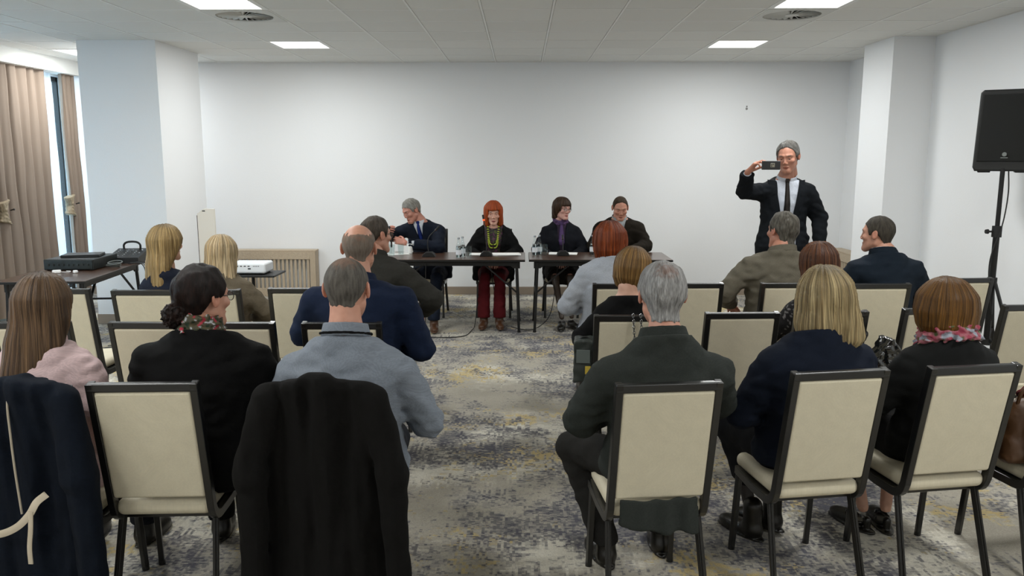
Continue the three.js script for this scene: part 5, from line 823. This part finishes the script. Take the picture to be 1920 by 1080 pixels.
{
  const m = cloth('#0d0d0e', 0.9);
  const c = person({ label: 'person with red fringe hair and lime necklace speaking at the panel', group: pan, x: -0.335 * KT, z: ZP, turn: 0.0, S: 1.03, hw: 0.225, top: 1.31, g: 1.0, lean: 0.06, bust: 0.02, skin: '#cf9f8b', seed: 101, hs: 1.1,
    head: { female: 1, yaw: 0.06, pitch: 0.16, cell: 0.0045, lid: 1.9, lip: [0.3, 0.06, 0.06], hair: { color: '#9a3a0f', color2: '#d05e1e', seed: 47, t: 0.018, ridge: 0.003, rows: [[-0.17, 0.090, 0.06, -0.02], [-0.12, 0.110, 0.086, -0.014], [-0.06, 0.108, 0.098, -0.012], [0.0, 0.102, 0.108, -0.012], [0.06, 0.094, 0.108, -0.010], [0.115, 0.06, 0.07, -0.012]], face: [0.056, 0.046, 0.03] } },
    arms: { R: { elbow: [-0.29, 0.72, 0.10], wrist: [-0.08, 0.66, 0.36], curl: [0.6, 0.7, 0.7, 0.7], dir: [0.7, -0.1, 0.5] }, L: { elbow: [0.29, 0.72, 0.10], wrist: [0.10, 0.665, 0.36], curl: [0.6, 0.7, 0.7, 0.7], dir: [-0.7, -0.1, 0.5] } },
    legs: { L: { knee: [0.085, 0.52, 0.50], ank: [0.085, 0.13, 0.72], toe: [0.10, 0.03, 0.88] }, R: { knee: [-0.085, 0.52, 0.50], ank: [-0.085, 0.13, 0.72], toe: [-0.10, 0.03, 0.88] } },
    wear: [{ type: 'top', name: 'blouse', mat: cloth('#ffffff', 0.8, { vertexColors: true }), col: (x, y, z) => { const a = noise3(x * 26, y * 26, z * 26); return a > 0.35 ? [0.13, 0.05, 0.09] : a < -0.4 ? [0.09, 0.10, 0.04] : [0.035, 0.03, 0.035]; }, off: 0.006, neck: [0.05, 0.75], wrinkle: 0.5, flare: 0, loose: 0 },
      { type: 'top', name: 'cardigan', mat: m, off: 0.024, vee: [0.40, 0.075, 0.035], hem: 0.42, flare: 0.06, neck: [0.05, 0.25], hole: 0.062 }, { type: 'trousers', mat: cloth('#4f0f14', 0.9), cuff: 0.022 }, { type: 'shoes', mat: mShoeBrown }] });
  const beads = []; for (const [drop, w, n] of [[0.27, 0.068, 44], [0.23, 0.058, 38]]) for (let k = 0; k < n; k++) { const t = k / (n - 1) * 2 - 1, y = 1.082 - drop * (1 - Math.pow(Math.abs(t), 2.6)), x = w * (t < 0 ? -1 : 1) * Math.pow(Math.abs(t), 0.45); let z = 0.35; while (c.T(x, Math.min(y, 1.055), z, 0.016) > 0 && z > -0.1) z -= 0.004; if (y > 1.05) z -= (y - 1.05) * 1.1; const g = new THREE.SphereGeometry(0.0072, 8, 6); g.translate(x, y, z + 0.006); beads.push(g); }
  part(c.P, 'necklace', merge(beads), M('#9fae2c', 0.4), 'double strand of lime green beads').userData.kind = 'stuff';
}
{
  const m = cloth('#14161d', 0.9);
  person({ label: 'person with brown fringe hair and lilac scarf in dark jacket at the panel', group: pan, x: 0.475 * KT, z: ZP, turn: 0.0, S: 1.05, hw: 0.225, top: 1.355, g: 1.02, lean: 0.04, bust: 0.02, skin: '#c9988a', seed: 103, hs: 1.06, hose: [0.030, 0.018, 0.010],
    head: { female: 1, x: 0.01, yaw: 0.62, pitch: 0.05, roll: -0.05, cell: 0.0045, glasses: '#4a3a34', lip: [0.35, 0.08, 0.08], hair: { color: '#2d1d12', color2: '#59402a', seed: 53, t: 0.015, ridge: 0.005, rows: [[-0.15, 0.050, 0.04, -0.085], [-0.10, 0.078, 0.058, -0.062], [-0.04, 0.094, 0.085, -0.034], [0.02, 0.094, 0.106, -0.015], [0.06, 0.090, 0.106, -0.012], [0.115, 0.06, 0.07, -0.012]], face: [0.066, 0.038, 0.012] } },
    arms: { R: { elbow: [-0.285, 0.74, 0.08], wrist: [-0.10, 0.67, 0.33], curl: [0.6, 0.7, 0.7, 0.7] }, L: { elbow: [0.285, 0.74, 0.08], wrist: [0.10, 0.67, 0.33], curl: [0.6, 0.7, 0.7, 0.7] } },
    legs: { L: { knee: [0.08, 0.52, 0.50], ank: [0.09, 0.125, 0.70], toe: [0.14, 0.03, 0.85] }, R: { knee: [-0.085, 0.52, 0.50], ank: [-0.02, 0.125, 0.76], toe: [-0.04, 0.03, 0.92] } },
    wear: [{ type: 'top', name: 'blouse', mat: cloth('#3a3040'), off: 0.006, neck: [0.05, 0.4], wrinkle: 0.4, flare: 0, loose: 0 }, { type: 'top', name: 'jacket', mat: m, off: 0.022, pad: 0.014, vee: [0.66, 0.05, 0.004], hole: 0.06 },
      { type: 'collar', name: 'scarf', mat: cloth('#5b4468', 0.8), r: 0.078, h: 0.055, th: 0.012, slope: 0.3, fold: 0.01 }, { type: 'tie', mat: cloth('#55406a', 0.8), y1: 0.84, off: 0.014, label: 'hanging end of the lilac scarf' }, { type: 'skirt', mat: cloth('#14110f') }, { type: 'shoes', mat: mShoeBlack, low: 1 }] });
}
{
  const m = cloth('#1f1a13', 0.9);
  person({ label: 'person in dark brown suit looking down at the right panel seat', group: pan, x: 1.165 * KT, z: ZP, turn: 0.0, S: 1.10, hw: 0.275, top: 1.375, g: 1.12, lean: 0.10, skin: '#b5806a', seed: 107, hs: 1.1,
    head: { yaw: 0.0, pitch: 0.38, cell: 0.0045, lid: 2.0, hair: { t: 0.005, color: '#33271e', color2: '#54432f', rough: 0.003, wave: 0.002, line: [[-0.11, -0.062], [-0.06, -0.06], [-0.035, -0.02], [-0.02, 0.006], [0.012, 0.012], [0.022, -0.008], [0.034, 0.0], [0.042, 0.05], [0.06, 0.09], [0.08, 0.104]] } },
    arms: { R: { elbow: [-0.31, 0.80, 0.14], wrist: [-0.10, 0.775, 0.40] }, L: { elbow: [0.31, 0.80, 0.14], wrist: [0.10, 0.775, 0.40] } },
    wear: [shirtUnder(cloth('#9fa4a6')), suit(m, { vee: [0.86, 0.06, 0.0], pad: 0.022 }), { type: 'collar', name: 'shirt_collar', mat: cloth('#9fa4a6'), r: 0.084, h: 0.04, th: 0.005, gap: 0.012 }, { type: 'lapels', mat: m, y: 0.86, half: 0.06 }, { type: 'trousers', mat: m }, { type: 'shoes', mat: mShoeBlack }] });
}
// ----- the standing man filming with a phone -----
{
  const m = cloth('#11151a', 0.88), X = 2.36, Z = -7.25;
  person({ label: 'person in black suit and dark tie standing and holding up a phone', x: X, z: Z, turn: -0.12, hip: 1.04, S: 1.62, hw: 0.25, top: 1.965, g: 1.02, pz: 0, lean: 0.0, slouch: 0.0, skin: '#b5806a', seed: 109, hs: 1.1, cell: 0.012,
    head: { x: 0.0, z: 0.06, yaw: -0.42, pitch: 0.25, roll: 0.05, cell: 0.004, lid: 1.8, hair: { t: 0.012, color: '#63605b', color2: '#a3a09b', rough: 0.004, wave: 0.005, mat: mHair, line: [[-0.11, -0.062], [-0.06, -0.06], [-0.035, -0.02], [-0.02, 0.006], [0.012, 0.012], [0.022, -0.008], [0.034, 0.0], [0.042, 0.05], [0.06, 0.086], [0.085, 0.098]] } },
    arms: { R: { elbow: [-0.375, 1.535, 0.17], wrist: [-0.385, 1.70, 0.345], dir: [0.60, 0.75, 0.30], nor: [0.75, -0.55, 0.35], curl: [0.5, 0.6, 0.75, 0.95], thumb: 0.45, cell: 0.004 }, L: { elbow: [0.315, 1.30, -0.02], wrist: [0.315, 1.05, 0.07], dir: [-0.05, -1, 0.15], nor: [-1, 0, 0], cell: 0.005 } },
    legs: { L: { hip: [0.095, 0.98, 0], knee: [0.11, 0.55, 0.03], ank: [0.12, 0.115, 0], toe: [0.15, 0.03, 0.16] }, R: { hip: [-0.095, 0.98, 0], knee: [-0.11, 0.55, 0.03], ank: [-0.12, 0.115, 0], toe: [-0.15, 0.03, 0.16] } },
    wear: [shirtUnder(cloth('#cdd3de'), { hem: 0.98 }), suit(m, { vee: [1.02, 0.015, 0.08, 0.012], pad: 0.022, hem: 0.93, flare: 0.035 }), { type: 'collar', name: 'shirt_collar', mat: cloth('#d3d8e2'), r: 0.084, h: 0.042, th: 0.005, gap: 0.014 }, { type: 'lapels', mat: m, y: 1.06, half: 0.10 }, { type: 'tie', mat: cloth('#2b2725', 0.6), y1: 1.08, off: 0.018 }, { type: 'trousers', mat: m }, { type: 'shoes', mat: mShoeBlack }] });
  const p = thing('mobile_phone', 'dark mobile phone held up by the standing man', 'phone', [X - 0.275, 1.725, Z + 0.46], -0.18);
  part(p, 'case', rb(0.150, 0.074, 0.010, 0.005, 0, 0.037, 0, 3), M('#17181a', 0.35));
  part(p, 'screen', rb(0.142, 0.066, 0.001, 0.0004, 0, 0.037, -0.0054, 1), M('#1a1d22', 0.1));
  part(p, 'camera_island', rb(0.034, 0.034, 0.003, 0.001, 0.012, 0.038, 0.0062, 1), M('#8b8676', 0.3), 'pale camera block'); for (const q of [[-0.007, 0.007], [0.007, 0.007], [-0.007, -0.007]]) part(p, 'camera_lens', cyl([0.012 + q[0], 0.038 + q[1], 0.007], [0.012 + q[0], 0.038 + q[1], 0.009], 0.0045, 0.0045, 12), M('#0c0c0e', 0.1));
}
// ---------- jackets hung over chair backs ----------
function hungJacket(name, label, chair, mat, o) {
  const [x, z, a] = CH[chair], P = thing(name, label, 'jacket', [x, 0, z], PI + a);
  // local: z to the front of the chair, top rail of the back at (0, 0.92, 0); the jacket lies over the top and hangs behind (z < 0)
  const back = (y) => (0.985 - y) * 0.198; // where the chair back is at height y
  const f = (px, y, pz) => {
    const t = clamp((o.top - y) / (o.top - o.bottom), 0, 1), hw = mix(o.w0, o.w1, Math.pow(t, o.pow ?? 0.8)) - 0.012 * sstep(0.04, 0, t), fold = 0.026 * noise3(px * 8 + 2, y * 1.2, o.seed) + 0.012 * noise3(px * 19, y * 2.2, o.seed + 3), zc = back(Math.min(y, 0.985)) * (1 - 0.55 * t) - 0.006;
    let shell = ell2(px, pz - zc, hw, 0.046 + 0.035 * t + fold);                  // body of the coat round the chair back
    shell = smax(shell, Math.max(y - o.top - 0.02 * Math.exp(-px * px / 0.006), (o.bottom + (o.arch || 0) * Math.exp(-Math.pow((px - (o.archx || 0)) / 0.09, 2)) + 0.012 * noise3(px * 9, 0, 5)) - y), 0.03);
    for (const s of [-1, 1]) { const sx = s * (o.w0 + 0.005); shell = smin(shell, smin(cap(px, y, pz, [sx * 0.93, o.top - 0.07, -0.005], [s * (o.w0 + o.out), o.top - 0.36, -0.012], 0.055, 0.056 + fold), cap(px, y, pz, [s * (o.w0 + o.out), o.top - 0.36, -0.012], [s * (o.w0 + o.out * 1.35), o.bottom + 0.02 + (o.arch || 0) * 0.1, 0.0], 0.056, 0.05 + fold * 0.6), 0.03), 0.02); }
    if (o.collar) shell = smin(shell, ell(px - 0.01, y - o.top - 0.012, pz + 0.01, 0.062, 0.022, 0.035), 0.02);
    return shell + 0.003 * noise3(px * 14, y * 10, pz * 14);
  };
  part(P, 'jacket_body', surfNet(f, [-0.5, o.bottom - 0.06, -0.16], [0.5, o.top + 0.08, 0.22], 0.010), mat);
  return P;
}
hungJacket('hung_jacket', 'black jacket draped over the chair of the grey shirted man', 'grey', cloth('#100f0e', 0.92), { top: 1.008, bottom: 0.16, w0: 0.21, w1: 0.25, out: 0.05, seed: 4, arch: 0.07, archx: -0.03, collar: 1 });
{
  const P = hungJacket('hung_jacket', 'navy jacket with pale piping draped over the leftmost chair', 'pink', cloth('#0c1420', 0.92), { top: 1.012, bottom: 0.12, w0: 0.188, w1: 0.205, out: 0.036, seed: 9, collar: 0 });
  const mp = cloth('#c9bda8', 0.8);
  const P2 = (u) => u; // piping down the back seam, belt loop hanging across
  part(P, 'piping', tube([[0.000, 1.016, -0.02], [-0.003, 0.948, -0.052], [-0.011, 0.827, -0.066], [-0.023, 0.707, -0.080], [-0.034, 0.596, -0.088], [-0.042, 0.540, -0.095]], 0.0045, 50, 6), mp, 'thin cream piping');
  const ribbon = (pts, w, th) => { const c = new THREE.CatmullRomCurve3(pts.map((p) => V(...p))), n = 40, pos = [], idx = []; for (let i = 0; i <= n; i++) { const p = c.getPoint(i / n), t = c.getTangent(i / n), s = new THREE.Vector3().crossVectors(t, V(0, 0, 1)).normalize().multiplyScalar(w / 2); for (const [k, dz] of [[1, th], [-1, th], [-1, -th], [1, -th]]) pos.push(p.x + s.x * k, p.y + s.y * k, p.z + dz); } for (let i = 0; i < n; i++) for (let j = 0; j < 4; j++) { const a = i * 4 + j, b = i * 4 + (j + 1) % 4; idx.push(a, b, a + 4, b, b + 4, a + 4); } const g = new THREE.BufferGeometry(); g.setAttribute('position', new THREE.Float32BufferAttribute(pos, 3)); g.setIndex(idx); g.computeVertexNormals(); return clean(g); };
  part(P, 'belt', ribbon([[-0.130, 0.610, -0.085], [-0.107, 0.591, -0.105], [-0.083, 0.549, -0.115], [-0.037, 0.503, -0.12], [0.028, 0.475, -0.12], [0.111, 0.473, -0.11]], 0.026, 0.003), mp, 'cream tie belt looped across the jacket');
  part(P, 'belt_end', ribbon([[-0.088, 0.559, -0.117], [-0.082, 0.494, -0.117], [-0.070, 0.419, -0.115], [-0.067, 0.355, -0.112]], 0.016, 0.003), mp, 'hanging end of the cream belt');
}
// ---------- bags and small belongings ----------
{
  const b = thing('shoulder_bag', 'dark shoulder bag with yellow tag beside the woman in black', 'bag', [0.352, 0.615, -4.33], -0.1);
  const g = surfNet((x, y, z) => smax(Math.max(Math.abs(x) - 0.045 - 0.01 * (0.2 - y), Math.abs(z) - 0.06, y - 0.19 - 0.02 * Math.cos(x * 20), -y), -9, 0.02) - 0.012 + 0.005 * noise3(x * 14, y * 14, z * 14), [-0.12, -0.04, -0.15], [0.12, 0.26, 0.15], 0.008); part(b, 'bag_body', g, M('#2a302c', 0.5));
  part(b, 'tag', rb(0.03, 0.045, 0.004, 0.001, 0.02, 0.06, 0.088), M('#b9a13a', 0.6), 'yellow tag'); part(b, 'flap', rb(0.075, 0.075, 0.006, 0.003, -0.006, 0.135, 0.084), M('#5a625f', 0.4), 'grey front pocket'); part(b, 'handle', tube([[-0.035, 0.19, 0.02], [-0.02, 0.225, 0.02], [0.02, 0.225, 0.02], [0.04, 0.19, 0.02]], 0.007, 30, 8), M('#141816', 0.5));
  // chain strap over the chair back of the woman in black
  const ch = thing('chain_strap', 'silver and black chain strap hanging behind the woman in black', 'chain', [0.612, 0, -4.205], 0);
  for (const dx of [-0.018, 0.022]) for (let k = 0; k < 14; k++) { const l = new THREE.TorusGeometry(0.0085, 0.0026, 6, 12); l.scale(0.75, 1.2, 1); l.rotateY(k % 2 ? 1.3 : 0.2); l.translate(dx + 0.004 * k * 0.3, 0.99 - 0.0150 * k, 0.032 - (k < 1 ? 0.008 : 0)); part(ch, 'link', l, k % 2 ? M('#0f0f10', 0.4) : mSteel); }
  const q = thing('patent_bag', 'glossy black pointed bag between blonde and auburn women', 'bag', [1.99, 0.56, -4.28], 0.1);
  part(q, 'bag_body', surfNet((x, y, z) => Math.max(Math.abs(x) - 0.085 * clamp((0.30 - y) / 0.16, 0.05, 1), Math.abs(z) - 0.05, -y, y - 0.28) - 0.01 + 0.010 * noise3(x * 22, y * 22, z * 22), [-0.13, -0.03, -0.1], [0.13, 0.33, 0.1], 0.007), new THREE.MeshPhysicalMaterial({ color: '#101314', roughness: 0.12, clearcoat: 1 })); part(q, 'clasp', rb(0.03, 0.012, 0.01, 0.003, 0, 0.2, 0.055), mSteel);
  const [sx, sz] = [2.60 - 0.05, -3.50 - 0.30];
  const w = thing('leather_bag', 'brown leather bag on the seat at the right edge', 'bag', [2.28, 0.482, -3.46], 0.3);
  part(w, 'bag_body', surfNet((x, y, z) => { const t = clamp(y / 0.3, 0, 1); return smax(ell2(x, z, 0.165 - 0.05 * t, 0.11 - 0.06 * t), Math.max(y - 0.29, -y), 0.04) + 0.008 * noise3(x * 9, y * 13, z * 9) + 0.004 * Math.abs(noise3(x * 20, y * 24, z * 20)); }, [-0.24, -0.04, -0.2], [0.24, 0.34, 0.2], 0.008), M('#4c3119', 0.5));
  part(w, 'strap', tube([[-0.1, 0.24, 0.0], [-0.09, 0.33, 0.02], [0, 0.37, 0.03], [0.09, 0.33, 0.02], [0.1, 0.24, 0]], 0.008, 40, 8), M('#4a2e16', 0.45)); part(w, 'buckle', rb(0.05, 0.02, 0.012, 0.004, -0.04, 0.17, 0.105), M('#b59a4a', 0.3, { metalness: 0.8 }));
  const r = thing('folded_scarf', 'dark red folded scarf lying on the brown bag', 'scarf', [2.31, 0.745, -3.48], 0.2); part(r, 'cloth', surfNet((x, y, z) => ell(x, y - 0.03, z, 0.10, 0.042, 0.05) + 0.01 * noise3(x * 20, y * 30, z * 20), [-0.14, -0.03, -0.1], [0.14, 0.1, 0.1], 0.007), cloth('#5a1414', 0.9));
  const v = thing('purple_folder', 'purple folder beside the arm of the platinum blonde woman', 'folder', [-1.67, 0.482, -5.43], 0.5); part(v, 'cover', rb(0.16, 0.012, 0.22, 0.003, 0, 0.006, 0), M('#2a1f78', 0.5)); part(v, 'pages', rb(0.15, 0.006, 0.21, 0.002, 0, 0.015, 0.002), mPaper);
  const n = thing('paper_napkin', 'white crumpled paper on the empty chair beside the beige jacket', 'paper', [1.30, 0.482, -5.62], 0.2); part(n, 'sheet', surfNet((x, y, z) => ell(x, y - 0.03, z, 0.06, 0.028, 0.045) + 0.012 * noise3(x * 30, y * 30, z * 30), [-0.1, -0.03, -0.08], [0.1, 0.09, 0.08], 0.006), mPaper);
  const s = thing('printed_sheet', 'white printed sheet on the empty chair at the far left', 'paper', [-2.495, 0.484, -4.28], 0.3); part(s, 'sheet', bx(0.21, 0.002, 0.297, 0, 0.001, 0), mPaper);
  // cable hanging from the bottle the panel speaker holds is none: the held bottle itself
  const k = thing('wine_bottle', 'dark glass bottle in the hands of the white haired man at the panel', 'bottle', [-1.459, 0.85, -8.79], 0); part(k, 'glass', lathe([[0, 0], [0.030, 0], [0.032, 0.004], [0.032, 0.12], [0.026, 0.15], [0.012, 0.18], [0.0115, 0.225], [0, 0.227]], 20), M('#14181a', 0.15)); part(k, 'cap', lathe([[0, 0.236], [0.013, 0.236], [0.0135, 0.222], [0.0125, 0.215]], 16), M('#202428', 0.4));
}
scene.traverse((o) => { if (o.isMesh) { o.castShadow = true; o.receiveShadow = true; } });
renderer.render(scene, camera);
